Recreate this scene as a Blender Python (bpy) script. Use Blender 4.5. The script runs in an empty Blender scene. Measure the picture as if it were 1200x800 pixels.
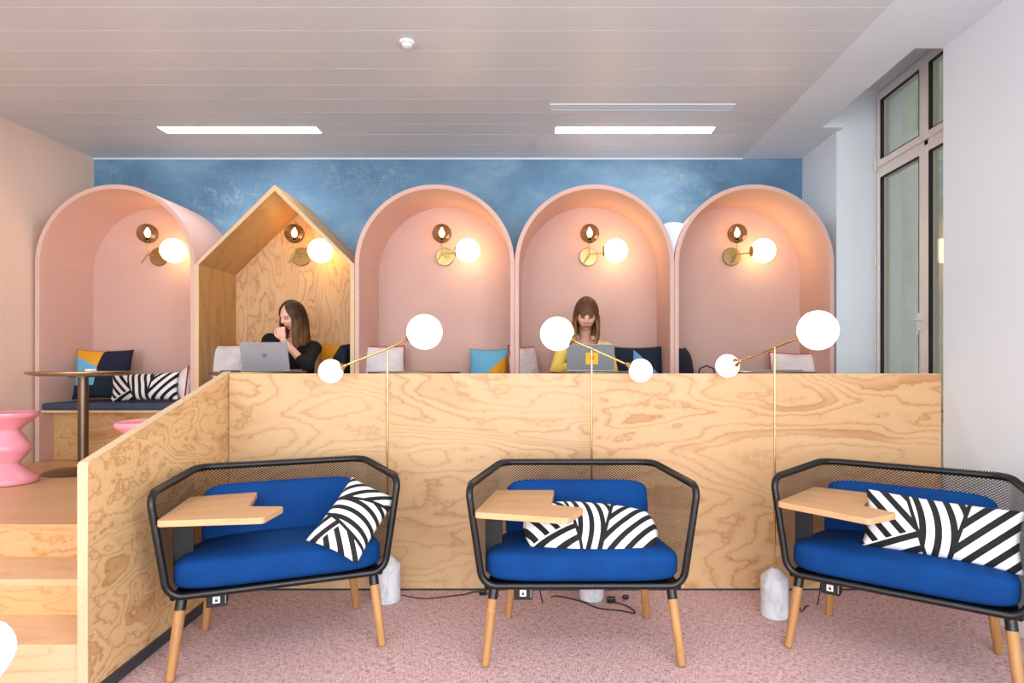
import bpy, bmesh, math, random
from mathutils import Vector, Matrix, Euler, noise
random.seed(7)
C = bpy.context.scene
COL = C.collection
PI = math.pi
F = 720.0; PX, PY = 639.0, 425.0; H = 1.37

# ------------------------------------------------------------ camera
cam_d = bpy.data.cameras.new('camera'); cam = bpy.data.objects.new('camera', cam_d); COL.objects.link(cam)
cam.location = (0, 0, H); cam.rotation_euler = (PI/2, 0, 0)
cam_d.sensor_fit = 'HORIZONTAL'; cam_d.sensor_width = 36; cam_d.lens = 36*F/1200
cam_d.shift_x = (600-PX)/1200; cam_d.shift_y = (PY-400)/1200
cam_d.clip_start = .05
C.camera = cam
# ------------------------------------------------------------ world, exposure
C.view_settings.view_transform = 'Standard'; C.view_settings.look = 'None'
C.view_settings.exposure = -0.30; C.view_settings.gamma = 1; C.view_settings.use_curve_mapping = False
w = bpy.data.worlds.new('world'); C.world = w; w.use_nodes = True
w.node_tree.nodes['Background'].inputs[0].default_value = (.96, .98, 1, 1)
w.node_tree.nodes['Background'].inputs[1].default_value = 1.5
# ------------------------------------------------------------ added daylight fill, set at unseen windows behind the camera and at right
def area(name, loc, rot, sx, sy, power, col):
    d = bpy.data.lights.new(name, 'AREA'); d.shape = 'RECTANGLE'; d.size = sx; d.size_y = sy; d.energy = power; d.color = col
    o = bpy.data.objects.new(name, d); COL.objects.link(o); o.location = loc; o.rotation_euler = rot; return o
DAY_P = 185
SIDE_P = 210
STRIP_E = 32.0       # ceiling strip emission
GLOBE_E = 2.2        # floor-lamp globes
SCONCE_E = 9.5
BULB_E = 60.0
area('daylight_fill_1', (-2.2, -2.96, 1.75), (PI/2, 0, 0), 2.3, 2.2, DAY_P, (.86, .94, 1))
area('daylight_fill_3', (2.37, -1.25, 1.75), (PI/2, 0, PI/2), 2.0, 2.2, SIDE_P, (.86, .94, 1))  # added side light that brightens the wing, left wall and stairs
area('daylight_fill_2', (.9, -2.96, 1.75), (PI/2, 0, 0), 2.3, 2.2, DAY_P, (.86, .94, 1))

# ------------------------------------------------------------ materials
def lin(r, g, b):
    f = lambda c: (c/255/12.92) if c/255 <= .04045 else ((c/255+.055)/1.055)**2.4
    return (f(r), f(g), f(b), 1)
def newmat(name):
    m = bpy.data.materials.new(name); m.use_nodes = True
    nt = m.node_tree; return m, nt, nt.nodes['Principled BSDF']
def mth(nt, op, a, b=None, c=None):
    n = nt.nodes.new('ShaderNodeMath'); n.operation = op
    for i, v in enumerate((a, b, c)):
        if v is None: continue
        if isinstance(v, (int, float)): n.inputs[i].default_value = v
        else: nt.links.new(v, n.inputs[i])
    return n.outputs[0]
def coords(nt, scale=(1,1,1), loc=(0,0,0), rot=(0,0,0)):
    t = nt.nodes.new('ShaderNodeTexCoord'); mp = nt.nodes.new('ShaderNodeMapping')
    mp.inputs['Scale'].default_value = scale; mp.inputs['Location'].default_value = loc; mp.inputs['Rotation'].default_value = rot
    nt.links.new(t.outputs['Object'], mp.inputs[0]); return mp.outputs[0]
def noi(nt, vec, scale, detail=3, rough=.5, dist=0):
    n = nt.nodes.new('ShaderNodeTexNoise'); n.inputs['Scale'].default_value = scale; n.inputs['Detail'].default_value = detail
    n.inputs['Roughness'].default_value = rough; n.inputs['Distortion'].default_value = dist
    nt.links.new(vec, n.inputs['Vector']); return n.outputs['Fac']
def ramp(nt, fac, stops, interp='LINEAR'):
    n = nt.nodes.new('ShaderNodeValToRGB'); cr = n.color_ramp; cr.interpolation = interp
    while len(cr.elements) > len(stops): cr.elements.remove(cr.elements[-1])
    while len(cr.elements) < len(stops): cr.elements.new(.5)
    for e, (p, c) in zip(cr.elements, stops): e.position = p; e.color = c
    nt.links.new(fac, n.inputs[0]); return n.outputs[0]
def mixc(nt, fac, a, b):
    n = nt.nodes.new('ShaderNodeMix'); n.data_type = 'RGBA'
    for i, v in ((0, fac), (6, a), (7, b)):
        if isinstance(v, (int, float)): n.inputs[i].default_value = v
        elif isinstance(v, tuple): n.inputs[i].default_value = v
        else: nt.links.new(v, n.inputs[i])
    return n.outputs[2]
def bump(nt, b, h, strength, dist=.01):
    n = nt.nodes.new('ShaderNodeBump'); n.inputs['Strength'].default_value = strength; n.inputs['Distance'].default_value = dist
    nt.links.new(h, n.inputs['Height']); nt.links.new(n.outputs[0], b.inputs['Normal'])
def plain(name, col, rough=.6, metal=0, var=.06, vs=6, bmp=0, bs=200):
    m, nt, b = newmat(name); v = coords(nt)
    f = noi(nt, v, vs, 3)
    dk = tuple(c*(1-var*2) for c in col[:3])+(1,); lt = tuple(min(1, c*(1+var)) for c in col[:3])+(1,)
    nt.links.new(ramp(nt, f, [(.3, dk), (.7, lt)]), b.inputs['Base Color'])
    b.inputs['Roughness'].default_value = rough; b.inputs['Metallic'].default_value = metal
    if bmp: bump(nt, b, noi(nt, v, bs, 2), bmp, .002)
    return m
def plywood(name, light, mid, dark, grain='x', dens=13, base=1.0, seed=0, rough=.5, stretch=.28, edge=.5, wob=1.0, lw=.5):
    """rotary-cut softwood veneer: jagged contour lines of a stretched noise field"""
    m, nt, b = newmat(name)
    s = {'x': (stretch, 1, 1), 'y': (1, stretch, 1), 'z': (1, 1, stretch)}[grain]
    off = (seed*3.1, seed*1.7, seed*2.3)
    v = coords(nt, s, off)
    f = noi(nt, v, 2.0*base, 2.0, .45, .3*wob)
    f2 = noi(nt, v, 13*base, 3, .6)
    f3 = noi(nt, coords(nt, (1,1,1), off), 16*base, 3, .6)
    h = mth(nt, 'ADD', mth(nt, 'MULTIPLY', f, dens), mth(nt, 'ADD', mth(nt, 'MULTIPLY', f2, 1.1*wob), mth(nt, 'MULTIPLY', f3, .8*wob)))
    fr = mth(nt, 'FRACT', h)
    g = lambda x: (x, x, x, 1)
    line = ramp(nt, fr, [(0, g(.55)), (.10, g(.16)), (.45, g(0)), (.80, g(.18)), (.955, g(.62)), (.985, g(1)), (1, g(.55))])
    brk = noi(nt, coords(nt, s, (5+seed, 0, 0)), 3.0*base, 2)
    lf = mth(nt, 'MULTIPLY', line, ramp(nt, brk, [(.34, g(edge)), (.60, g(1))]))
    fs = {'x': (2, 60, 60), 'y': (60, 2, 60), 'z': (60, 60, 2)}[grain]
    fine = noi(nt, coords(nt, fs), 3, 3)
    # broad patches of darker late wood that end on a contour
    hb = mth(nt, 'MULTIPLY', h, .25); stepf = mth(nt, 'FRACT', hb)
    patch = ramp(nt, stepf, [(0, g(0)), (.70, g(.10)), (.74, g(lw)), (.97, g(lw*.7)), (1, g(0))])
    patch = mth(nt, 'MULTIPLY', patch, ramp(nt, brk, [(.45, g(0)), (.6, g(1))]))
    c0 = mixc(nt, noi(nt, v, 1.2, 2), light, mid)
    c0 = mixc(nt, patch, c0, dark)
    c1 = mixc(nt, lf, c0, dark)
    c2 = mixc(nt, mth(nt, 'MULTIPLY', fine, .22), c1, mid)
    nt.links.new(c2, b.inputs['Base Color']); b.inputs['Roughness'].default_value = rough
    bump(nt, b, fine, .05, .001)
    return m
def emit(name, col, strength):
    m, nt, b = newmat(name); b.inputs['Base Color'].default_value = (.9,.9,.9,1)
    b.inputs['Emission Color'].default_value = col; b.inputs['Emission Strength'].default_value = strength
    b.inputs['Roughness'].default_value = .3
    return m
def glass(name, tint, refl=.08, rough=.02):
    m, nt, b = newmat(name); nt.nodes.remove(b)
    t = nt.nodes.new('ShaderNodeBsdfTransparent'); t.inputs[0].default_value = tint
    g = nt.nodes.new('ShaderNodeBsdfGlossy'); g.inputs['Roughness'].default_value = rough
    fr = nt.nodes.new('ShaderNodeLayerWeight'); fr.inputs[0].default_value = .25
    mx = nt.nodes.new('ShaderNodeMixShader')
    nt.links.new(mth(nt, 'ADD', mth(nt, 'MULTIPLY', fr.outputs['Fresnel'], .5), refl), mx.inputs[0])
    nt.links.new(t.outputs[0], mx.inputs[1]); nt.links.new(g.outputs[0], mx.inputs[2])
    nt.links.new(mx.outputs[0], nt.nodes['Material Output'].inputs[0]); return m

W = (1,1,1,1)
M = {}
M['ply'] = plywood('plywood_front', lin(212,178,138), lin(204,164,118), lin(164,112,62), 'x', 22, seed=1, stretch=.34, base=1.15, edge=.35, lw=.30)
M['ply2'] = plywood('plywood_front_b', lin(212,180,140), lin(205,167,122), lin(168,118,68), 'x', 26, seed=4, stretch=.30, base=1.1, edge=.35, lw=.25)
M['ply3'] = plywood('plywood_front_c', lin(216,178,134), lin(208,162,112), lin(170,110,54), 'x', 19, seed=9, stretch=.34, base=1.1, edge=.45, lw=.7)
M['plywing'] = plywood('plywood_wing', lin(236,198,148), lin(228,184,128), lin(172,112,52), 'y', 15, seed=3, stretch=.42, base=1.9, edge=.8, wob=1.5, lw=.6)
M['plybench'] = plywood('plywood_bench', lin(216,176,128), lin(208,166,112), lin(176,120,66), 'x', 16, seed=6, stretch=.30, base=2.6, edge=.6)
M['plystep'] = plywood('plywood_riser', lin(222,182,134), lin(214,166,112), lin(180,116,54), 'x', 20, seed=2, stretch=.3, base=2.0, edge=.6, lw=.6)
M['plytread'] = plywood('plywood_tread', lin(232,194,156), lin(224,180,138), lin(198,146,100), 'x', 16, seed=8, stretch=.12, base=2.0, edge=.5, lw=.2)
M['plyfloor'] = plywood('plywood_floor', lin(222,180,136), lin(212,166,118), lin(188,134,86), 'x', 12, seed=5, stretch=.10, edge=.2, rough=.35, lw=.2)
M['plyhouse'] = plywood('plywood_house', lin(200,158,104), lin(188,144,90), lin(164,116,66), 'z', 9, seed=12, stretch=.12, edge=.1, lw=.2)  # darker than the back panel: shade and warm light put into the wood colour
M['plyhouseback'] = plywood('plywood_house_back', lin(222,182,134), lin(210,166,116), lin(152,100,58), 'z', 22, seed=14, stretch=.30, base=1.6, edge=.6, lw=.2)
M['plyedge'] = plain('plywood_edge', lin(218,190,150), .6, var=.04, vs=40)
M['oak'] = plywood('oak_tray', lin(222,176,130), lin(208,158,110), lin(186,132,84), 'x', 9, seed=20, stretch=.06, base=2.5, edge=.1, lw=.4)
M['leg'] = plywood('ash_leg', lin(190,142,90), lin(178,130,76), lin(158,106,56), 'z', 16, seed=21, stretch=.08, edge=.1)
M['pink'] = plain('pink_paint', lin(214,176,164), .55, var=.015, vs=3)
M['pinkback'] = plain('pink_paint_back', lin(206,168,156), .6, var=.015, vs=3)
M['pinkwall'] = plain('pink_wall_paint', lin(224,194,174), .6, var=.015, vs=1.5)
M['white'] = plain('white_wall_paint', lin(220,230,237), .65, var=.01, vs=2)
M['whitegloss'] = plain('white_gloss', lin(235,235,235), .25, var=.01)
M['ceil'] = plain('ceiling_metal', lin(206,212,213), .4, var=.015, vs=1, metal=.0)
M['groove'] = plain('ceiling_groove', lin(240,238,236), .5)  # pale colour paints in the highlight along the plank joints
M['black'] = plain('black_metal', lin(14,14,15), .36, var=.05)
M['blackmesh'] = plain('black_mesh', lin(20,18,17), .6, var=.05)
M['darkbase'] = plain('dark_skirting', lin(52,56,62), .4)
M['brass'] = plain('brass', lin(216,182,120), .22, 1, var=.02)
M['oldbrass'] = plain('aged_brass', lin(178,150,100), .3, 1, var=.04)
M['brownmetal'] = plain('bronze_metal', lin(120,98,82), .35, .8, var=.06)
M['globe'] = emit('opal_globe', (1,.95,.86,1), GLOBE_E)
M['sglobe'] = emit('opal_globe_warm', (1,.72,.33,1), SCONCE_E)
M['bulb'] = emit('bulb', (1,.66,.32,1), BULB_E)
M['strip'] = emit('strip_light', (.96,.97,1,1), STRIP_E)
M['smoke'] = glass('smoked_glass', (.56,.48,.40,1), .07)
M['pane'] = glass('window_glass', (.95,.95,.91,1), .03)
M['stool'] = plain('pink_plastic', lin(244,156,172), .22, var=.02)
M['navy'] = plain('navy_fabric', lin(20,26,50), .9, var=.1, bmp=.3, bs=500)
M['pad'] = plain('dark_blue_pad', lin(58,70,96), .7, var=.05, bmp=.2, bs=400)
M['red'] = plain('red_fabric', lin(190,24,40), .85, bmp=.2, bs=400)
M['skin'] = plain('skin', lin(226,172,148), .5, var=.03, vs=10)
M['lips'] = plain('lips', lin(190,105,100), .45)
M['eyes'] = plain('eye_brow_brown', lin(120,82,70), .5)  # brown of the eyes and brows
M['blacktop'] = plain('black_knit', lin(14,14,18), .9, bmp=.2, bs=300)
M['yellowtop'] = plain('yellow_knit', lin(240,208,100), .85, bmp=.2, bs=300)
M['denim'] = plain('denim', lin(44,56,84), .9, bmp=.2, bs=400)
M['silver'] = plain('laptop_silver', lin(158,162,168), .35, .35, var=.02)
M['cuff'] = plain('grey_green_cuff', lin(150,168,162), .6)
M['sticker'] = plain('yellow_sticker', lin(250,205,60), .5)
M['orange'] = plain('orange_red_print', lin(225,80,40), .5)
M['cable'] = plain('black_cable', lin(18,18,20), .5)

def m_blue_upholstery():
    m, nt, b = newmat('blue_upholstery'); v = coords(nt)
    nt.links.new(ramp(nt, noi(nt, v, 5, 2), [(.3, lin(0,54,112)), (.7, lin(0,62,126))]), b.inputs['Base Color'])
    b.inputs['Roughness'].default_value = .8
    b.inputs['Specular IOR Level'].default_value = .2
    bump(nt, b, noi(nt, v, 600, 1), .25, .001); return m
M['blue'] = m_blue_upholstery()
def m_bluewall():
    m, nt, b = newmat('blue_wallpaper'); v = coords(nt)
    big = noi(nt, coords(nt, (1,1,1.6)), 1.1, 4, .6)
    base = ramp(nt, big, [(.32, lin(60,98,132)), (.5, lin(86,128,160)), (.68, lin(122,158,182))])
    hx = noi(nt, coords(nt, (2,1,60)), 3, 3); vx = noi(nt, coords(nt, (60,1,2)), 3, 3)
    wv = mth(nt, 'ADD', hx, vx)
    c = mixc(nt, ramp(nt, wv, [(.8, (0,0,0,1)), (1.2, (.18,.18,.18,1))]), base, lin(134,164,180))
    sc = noi(nt, coords(nt, (1,1,1)), 9, 7, .8, 1.5)
    zone = noi(nt, coords(nt, (1,1,1), (3,0,0)), 1.5, 2)
    f = mth(nt, 'MULTIPLY', ramp(nt, sc, [(.52, (0,0,0,1)), (.66, (.8,.8,.8,1))]), ramp(nt, zone, [(.45, (0,0,0,1)), (.65, (.6,.6,.6,1))]))
    c = mixc(nt, f, c, lin(176,192,194))
    nt.links.new(c, b.inputs['Base Color']); b.inputs['Roughness'].default_value = .7; return m
M['bluewall'] = m_bluewall()
def m_carpet():
    m, nt, b = newmat('pink_carpet')
    a = noi(nt, coords(nt, (1,7,1), rot=(0,0,.05)), 30, 3, .7); c2 = noi(nt, coords(nt, (7,1,1), rot=(0,0,.05)), 30, 3, .7)
    s = mth(nt, 'MULTIPLY', mth(nt, 'ADD', a, c2), .5)
    col = ramp(nt, s, [(.385, lin(112,74,82)), (.455, lin(186,144,146)), (.51, lin(214,176,172)), (.62, lin(232,206,200))])
    f = noi(nt, coords(nt, (5,1,1), (2,7,0)), 55, 2, .6)
    col = mixc(nt, ramp(nt, f, [(.62, (0,0,0,1)), (.70, (.75,.75,.75,1))]), col, lin(110,70,80))
    nt.links.new(col, b.inputs['Base Color']); b.inputs['Roughness'].default_value = .95
    bump(nt, b, s, .5, .004); return m
M['carpet'] = m_carpet()
def m_marble(name, lt, dk, sc=9):
    m, nt, b = newmat(name)
    f = noi(nt, coords(nt), sc, 6, .6, 1.2)
    nt.links.new(ramp(nt, f, [(.35, dk), (.5, lt), (.62, lt), (.72, dk)]), b.inputs['Base Color']); b.inputs['Roughness'].default_value = .4; return m
M['concrete'] = m_marble('pale_marble', lin(214,214,218), lin(186,186,192), 7)
M['tabletop'] = m_marble('terrazzo_top', lin(150,140,132), lin(40,34,32), 14)
def m_court():
    m, nt, b = newmat('courtyard_plaster')
    f = noi(nt, coords(nt), 2.2, 6, .65, .5)
    nt.links.new(ramp(nt, f, [(.3, lin(158,164,150)), (.58, lin(176,182,168)), (.66, lin(216,216,206)), (.8, lin(150,150,140))]), b.inputs['Base Color'])
    b.inputs['Roughness'].default_value = .9; return m
M['court'] = m_court()
def m_stripes(name, seed, freq, white=lin(236,236,236), blk=lin(16,16,18), flip=1):
    """black and white patchwork of stripes running in three directions, in the cushion's own x/z plane"""
    m, nt, b = newmat(name)
    t = nt.nodes.new('ShaderNodeTexCoord'); sp = nt.nodes.new('ShaderNodeSeparateXYZ'); nt.links.new(t.outputs['Object'], sp.inputs[0])
    x, z = sp.outputs[0], sp.outputs[2]
    x = mth(nt, 'MULTIPLY', x, flip)
    def st(ax, az, ph, curve=0):
        v = mth(nt, 'ADD', mth(nt, 'MULTIPLY', x, ax*freq), mth(nt, 'MULTIPLY', z, az*freq))
        if curve: v = mth(nt, 'ADD', v, mth(nt, 'MULTIPLY', mth(nt, 'MULTIPLY', z, z), curve*freq))
        return mth(nt, 'GREATER_THAN', mth(nt, 'FRACT', mth(nt, 'ADD', v, ph)), .46)
    A, B_, D = st(.72, .72, seed), st(1, .12, .3, 1.6), st(.72, -.72, .1+seed)
    e1 = mth(nt, 'ADD', x, mth(nt, 'MULTIPLY', z, .35)); e2 = mth(nt, 'SUBTRACT', x, mth(nt, 'MULTIPLY', z, .25))
    g1 = mth(nt, 'GREATER_THAN', e1, -.09); g2 = mth(nt, 'GREATER_THAN', e2, .075)
    def sel(g, p, q): return mth(nt, 'ADD', mth(nt, 'MULTIPLY', g, q), mth(nt, 'MULTIPLY', mth(nt, 'SUBTRACT', 1, g), p))
    # lower-left wedge turns the other way
    low = mth(nt, 'GREATER_THAN', mth(nt, 'ADD', mth(nt, 'MULTIPLY', x, -.5), z), .02)
    A = sel(low, st(.45, -.9, .2), A)
    s = sel(g1, A, sel(g2, B_, D))
    for e, o in ((e1, .09), (e2, -.075)):
        ln = mth(nt, 'GREATER_THAN', mth(nt, 'ABSOLUTE', mth(nt, 'ADD', e, o)), .008); s = mth(nt, 'MULTIPLY', s, ln)
    nt.links.new(mixc(nt, s, blk, white), b.inputs['Base Color']); b.inputs['Roughness'].default_value = .85
    bump(nt, b, noi(nt, t.outputs['Object'], 14, 2), .4, .02); return m
M['stripe'] = m_stripes('striped_fabric', .2, 19)
M['stripe3'] = m_stripes('striped_fabric_long', .45, 17)
M['stripe2'] = m_stripes('striped_fabric_small', .55, 19)
def m_white_cushion():
    m, nt, b = newmat('white_cotton'); v = coords(nt)
    nt.links.new(ramp(nt, noi(nt, v, 8, 2), [(.3, lin(222,216,220)), (.7, lin(238,234,236))]), b.inputs['Base Color']); b.inputs['Roughness'].default_value = .9
    bump(nt, b, noi(nt, coords(nt, (1,1,2.5), rot=(0,.6,0)), 12, 2), .7, .03); return m
M['whitecush'] = m_white_cushion()
def m_patch(name, tests, default):
    """patchwork: each test (a, c, d, col): the region a*x + c*z > d takes the colour, in order"""
    m, nt, b = newmat(name)
    t = nt.nodes.new('ShaderNodeTexCoord'); sp = nt.nodes.new('ShaderNodeSeparateXYZ'); nt.links.new(t.outputs['Object'], sp.inputs[0])
    x, z = sp.outputs[0], sp.outputs[2]; cur = default
    for conds, col in tests:
        f = 1.0
        for a, c, d in conds:
            g = mth(nt, 'GREATER_THAN', mth(nt, 'ADD', mth(nt, 'MULTIPLY', x, a), mth(nt, 'MULTIPLY', z, c)), d)
            f = g if f == 1.0 else mth(nt, 'MULTIPLY', f, g)
        cur = mixc(nt, f, cur, col)
    nt.links.new(cur, b.inputs['Base Color']); b.inputs['Roughness'].default_value = .9
    bump(nt, b, noi(nt, t.outputs['Object'], 12, 2), .4, .02); return m
NV, TEAL, SKY, OCH = lin(18,24,48), lin(16,40,52), lin(104,178,214), lin(222,158,34)
M['patch1'] = m_patch('patchwork_teal', [([(0,1,-.02)], NV), ([(-1,.15,.02)], SKY), ([(-1,.15,.02), (.5,1,.05), (0,1,.04)], OCH), ([(-1,0,.02),(0,-1,.10)], NV)], TEAL)
M['patch2'] = m_patch('patchwork_sky', [([(1,.2,-.15), (0,1,-.09)], SKY), ([(1,-.9,.03), (0,1,-.09)], OCH)], lin(16,34,56))
M['patch3'] = m_patch('patchwork_navy', [([(1,0,-.02),(-1,-1,-.19)], lin(110,165,205))], lin(18,38,56))
M['patch4'] = m_patch('patchwork_navy_ochre', [([(-1,0.4,.02)], OCH)], NV)
def m_hair(name, top, low, z0, z1):
    m, nt, b = newmat(name)
    t = nt.nodes.new('ShaderNodeTexCoord'); sp = nt.nodes.new('ShaderNodeSeparateXYZ'); nt.links.new(t.outputs['Object'], sp.inputs[0])
    mr = nt.nodes.new('ShaderNodeMapRange'); mr.inputs[1].default_value = z0; mr.inputs[2].default_value = z1; nt.links.new(sp.outputs[2], mr.inputs[0])
    c = mixc(nt, mr.outputs[0], low, top)
    st = noi(nt, coords(nt, (90,90,4)), 1.6, 3)
    c = mixc(nt, ramp(nt, st, [(.35, (0,0,0,1)), (.65, (.55,.55,.55,1))]), c, tuple(x*.35 for x in top[:3])+(1,))
    nt.links.new(c, b.inputs['Base Color']); b.inputs['Roughness'].default_value = .5; b.inputs['Specular IOR Level'].default_value = .3
    bump(nt, b, st, .5, .004); return m

# ------------------------------------------------------------ mesh builder
class MB:
    def __init__(s): s.v = []; s.f = []; s.mi = []; s.cur = 0
    def add(s, vs, fs):
        n = len(s.v); s.v += [tuple(p) for p in vs]; s.f += [tuple(i+n for i in f) for f in fs]; s.mi += [s.cur]*len(fs); return s
    def box(s, x0, x1, y0, y1, z0, z1):
        return s.add([(x0,y0,z0),(x1,y0,z0),(x1,y1,z0),(x0,y1,z0),(x0,y0,z1),(x1,y0,z1),(x1,y1,z1),(x0,y1,z1)],
                     [(3,2,1,0),(4,5,6,7),(0,1,5,4),(1,2,6,5),(2,3,7,6),(3,0,4,7)])
    def prism(s, pts, z0, z1):       # polygon in xy, counter-clockwise
        n = len(pts); vs = [(x,y,z0) for x,y in pts]+[(x,y,z1) for x,y in pts]
        return s.add(vs, [tuple(range(n-1,-1,-1)), tuple(range(n,2*n))]+[(i,(i+1)%n,n+(i+1)%n,n+i) for i in range(n)])
    def lathe(s, prof, c=(0,0,0), n=32, axis=None, cap=True):   # prof (r,z)
        R = Matrix.Identity(3) if axis is None else Vector((0,0,1)).rotation_difference(Vector(axis).normalized()).to_matrix()
        vs = []
        for r, z in prof:
            for k in range(n):
                a = 2*PI*k/n; vs.append(R@Vector((r*math.cos(a), r*math.sin(a), z))+Vector(c))
        fs = [(i*n+k, i*n+(k+1)%n, (i+1)*n+(k+1)%n, (i+1)*n+k) for i in range(len(prof)-1) for k in range(n)]
        if cap: fs += [tuple(range(n-1,-1,-1)), tuple(range((len(prof)-1)*n, len(prof)*n))]
        return s.add(vs, fs)
    def sphere(s, c, r, n=32, m=18, sc=(1,1,1)):
        prof = [(max(1e-4, r*math.sin(PI*i/m)), -r*math.cos(PI*i/m)) for i in range(m+1)]
        k = len(s.v); s.lathe(prof, (0,0,0), n)
        for i in range(k, len(s.v)):
            p = s.v[i]; s.v[i] = (p[0]*sc[0]+c[0], p[1]*sc[1]+c[1], p[2]*sc[2]+c[2])
        return s
    def tube(s, pts, r, n=10, closed=False, cap=True):
        P = [Vector(p) for p in pts]; N = len(P)
        rr = r if isinstance(r, (list, tuple)) else [r]*N
        T = []
        for i in range(N):
            a = P[i-1] if (i or closed) else P[i]; b = P[(i+1)%N] if (i < N-1 or closed) else P[i]
            T.append((b-a).normalized())
        u = T[0].orthogonal().normalized(); vs = []
        for i in range(N):
            u = (u-T[i]*u.dot(T[i])).normalized(); w_ = T[i].cross(u)
            for k in range(n):
                a = 2*PI*k/n; vs.append(P[i]+(u*math.cos(a)+w_*math.sin(a))*rr[i])
        fs = [(i*n+k, i*n+(k+1)%n, (i+1)*n+(k+1)%n, (i+1)*n+k) for i in range(N-1) for k in range(n)]
        if closed:      # match the frames by nearest vertex
            best = min(range(n), key=lambda o: (vs[(N-1)*n]-vs[o]).length)
            fs += [((N-1)*n+k, (N-1)*n+(k+1)%n, (k+1+best)%n, (k+best)%n) for k in range(n)]
        elif cap: fs += [tuple(range(n-1,-1,-1)), tuple(range((N-1)*n, N*n))]
        return s.add(vs, fs)
    def xf(s, mat, start=0):
        for i in range(start, len(s.v)): s.v[i] = tuple(mat@Vector(s.v[i]))
        return s
    def build(s, name, mats, parent=None, smooth=None, bevel=0, local=False, loc=None):
        me = bpy.data.meshes.new(name)
        off = Vector((0,0,0))
        if not local:
            if parent is not None: off = Vector(parent['_w'])
            elif loc is not None: off = Vector(loc)
        me.from_pydata([tuple(Vector(p)-off) for p in s.v], [], s.f)
        if not isinstance(mats, (list, tuple)): mats = [mats]
        for m in mats: me.materials.append(m)
        for p, i in zip(me.polygons, s.mi): p.material_index = i
        me.update()
        if smooth is not None:
            me.shade_smooth(); me.set_sharp_from_angle(angle=math.radians(smooth))
        o = bpy.data.objects.new(name, me); COL.objects.link(o)
        if parent is not None: o.parent = parent; o['_w'] = parent['_w']
        elif loc is not None: o.location = loc; o['_w'] = tuple(loc)
        else: o['_w'] = (0,0,0)
        if bevel:
            b = o.modifiers.new('bevel', 'BEVEL'); b.width = bevel; b.segments = 3; b.limit_method = 'ANGLE'; b.angle_limit = math.radians(40)
        return o
def thing(name, loc, label, cat, group=None):
    o = bpy.data.objects.new(name, None); COL.objects.link(o); o.location = loc; o['_w'] = tuple(loc); o.empty_display_size = .1
    return tag(o, label, cat, group)
def tag(o, label, cat, group=None):
    o['label'] = label; o['category'] = cat
    if group: o['group'] = group
    return o
def struct(o): o['kind'] = 'structure'; return o
def dup(root, loc, rz=0, label=None):
    r = root.copy(); COL.objects.link(r); r.location = loc; r.rotation_euler = (0,0,rz)
    if label: r['label'] = label
    for ch in list(root.children):
        c = ch.copy(); COL.objects.link(c); c.parent = r
        for g in list(ch.children):
            d = g.copy(); COL.objects.link(d); d.parent = c
    return r
def pt(x, y, d): return Vector(((x-PX)*d/F, d, H+(PY-y)*d/F))
def fillet(P, rad, n=8, closed=False):
    P = [Vector(p) for p in P]; out = []; N = len(P)
    for i in range(N):
        if not closed and i in (0, N-1): out.append(P[i]); continue
        a, b, c = P[i-1], P[i], P[(i+1)%N]; r = rad[i] if isinstance(rad, (list,tuple)) else rad
        if r == 0: out.append(b); continue
        d1, d2 = (a-b).normalized(), (c-b).normalized(); ang = d1.angle(d2)
        t = r/math.tan(ang/2); p1, p2 = b+d1*t, b+d2*t; bis = (d1+d2).normalized(); ctr = b+bis*(r/math.sin(ang/2))
        e1, e2 = p1-ctr, p2-ctr; tot = e1.angle(e2)
        for k in range(n+1): out.append(ctr+(e1*math.sin((1-k/n)*tot)+e2*math.sin(k/n*tot))/math.sin(tot) if tot > 1e-4 else p1)
    return out

# ============================================================ SETTING
XL, XR, YB, ZC, ZP = -4.173, 2.39, 5.68, 3.26, .5615
YN = -3.0
struct(MB().box(XL-.1, XR+.45, YN-.1, YB+.1, -.1, 0).build('floor', M['carpet']))
struct(MB().box(XL-.12, XL, YN-.1, YB+.12, 0, ZC+.5).build('wall_left', M['pinkwall']))
struct(MB().box(XL-.12, XR+.6, YB, YB+.12, 0, ZC+.5).build('wall_back', M['bluewall']))
# right wall with its deep window recess and an added unseen opening
b = MB(); b.box(XR, XR+.5, -.25, 3.69, 0, ZC+.5); b.box(XR, XR+.5, YN-.1, -2.25, 0, ZC+.5); b.box(XR, XR+.5, -2.25, -.25, 0, .6); b.box(XR, XR+.5, -2.25, -.25, 2.9, ZC+.5); b.box(2.375, 2.9, 5.01, YB, 0, ZC+.5); b.box(2.70, 2.90, 3.69, 5.01, 0, .95)
b.box(2.70, 2.90, 3.69, 5.01, 3.57, ZC+.5)
struct(b.build('wall_right', M['white']))
# unseen wall behind the camera with two window openings added for the fill
b = MB()
for x0, x1 in ((XL, -3.4), (-1.0, -.3), (2.1, XR)): b.box(x0, x1, YN-.1, YN, 0, ZC)
for x0, x1 in ((-3.4, -1.0), (-.3, 2.1)): b.box(x0, x1, YN-.1, YN, 0, .6); b.box(x0, x1, YN-.1, YN, 2.9, ZC)
struct(b.build('wall_front', M['white']))
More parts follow.
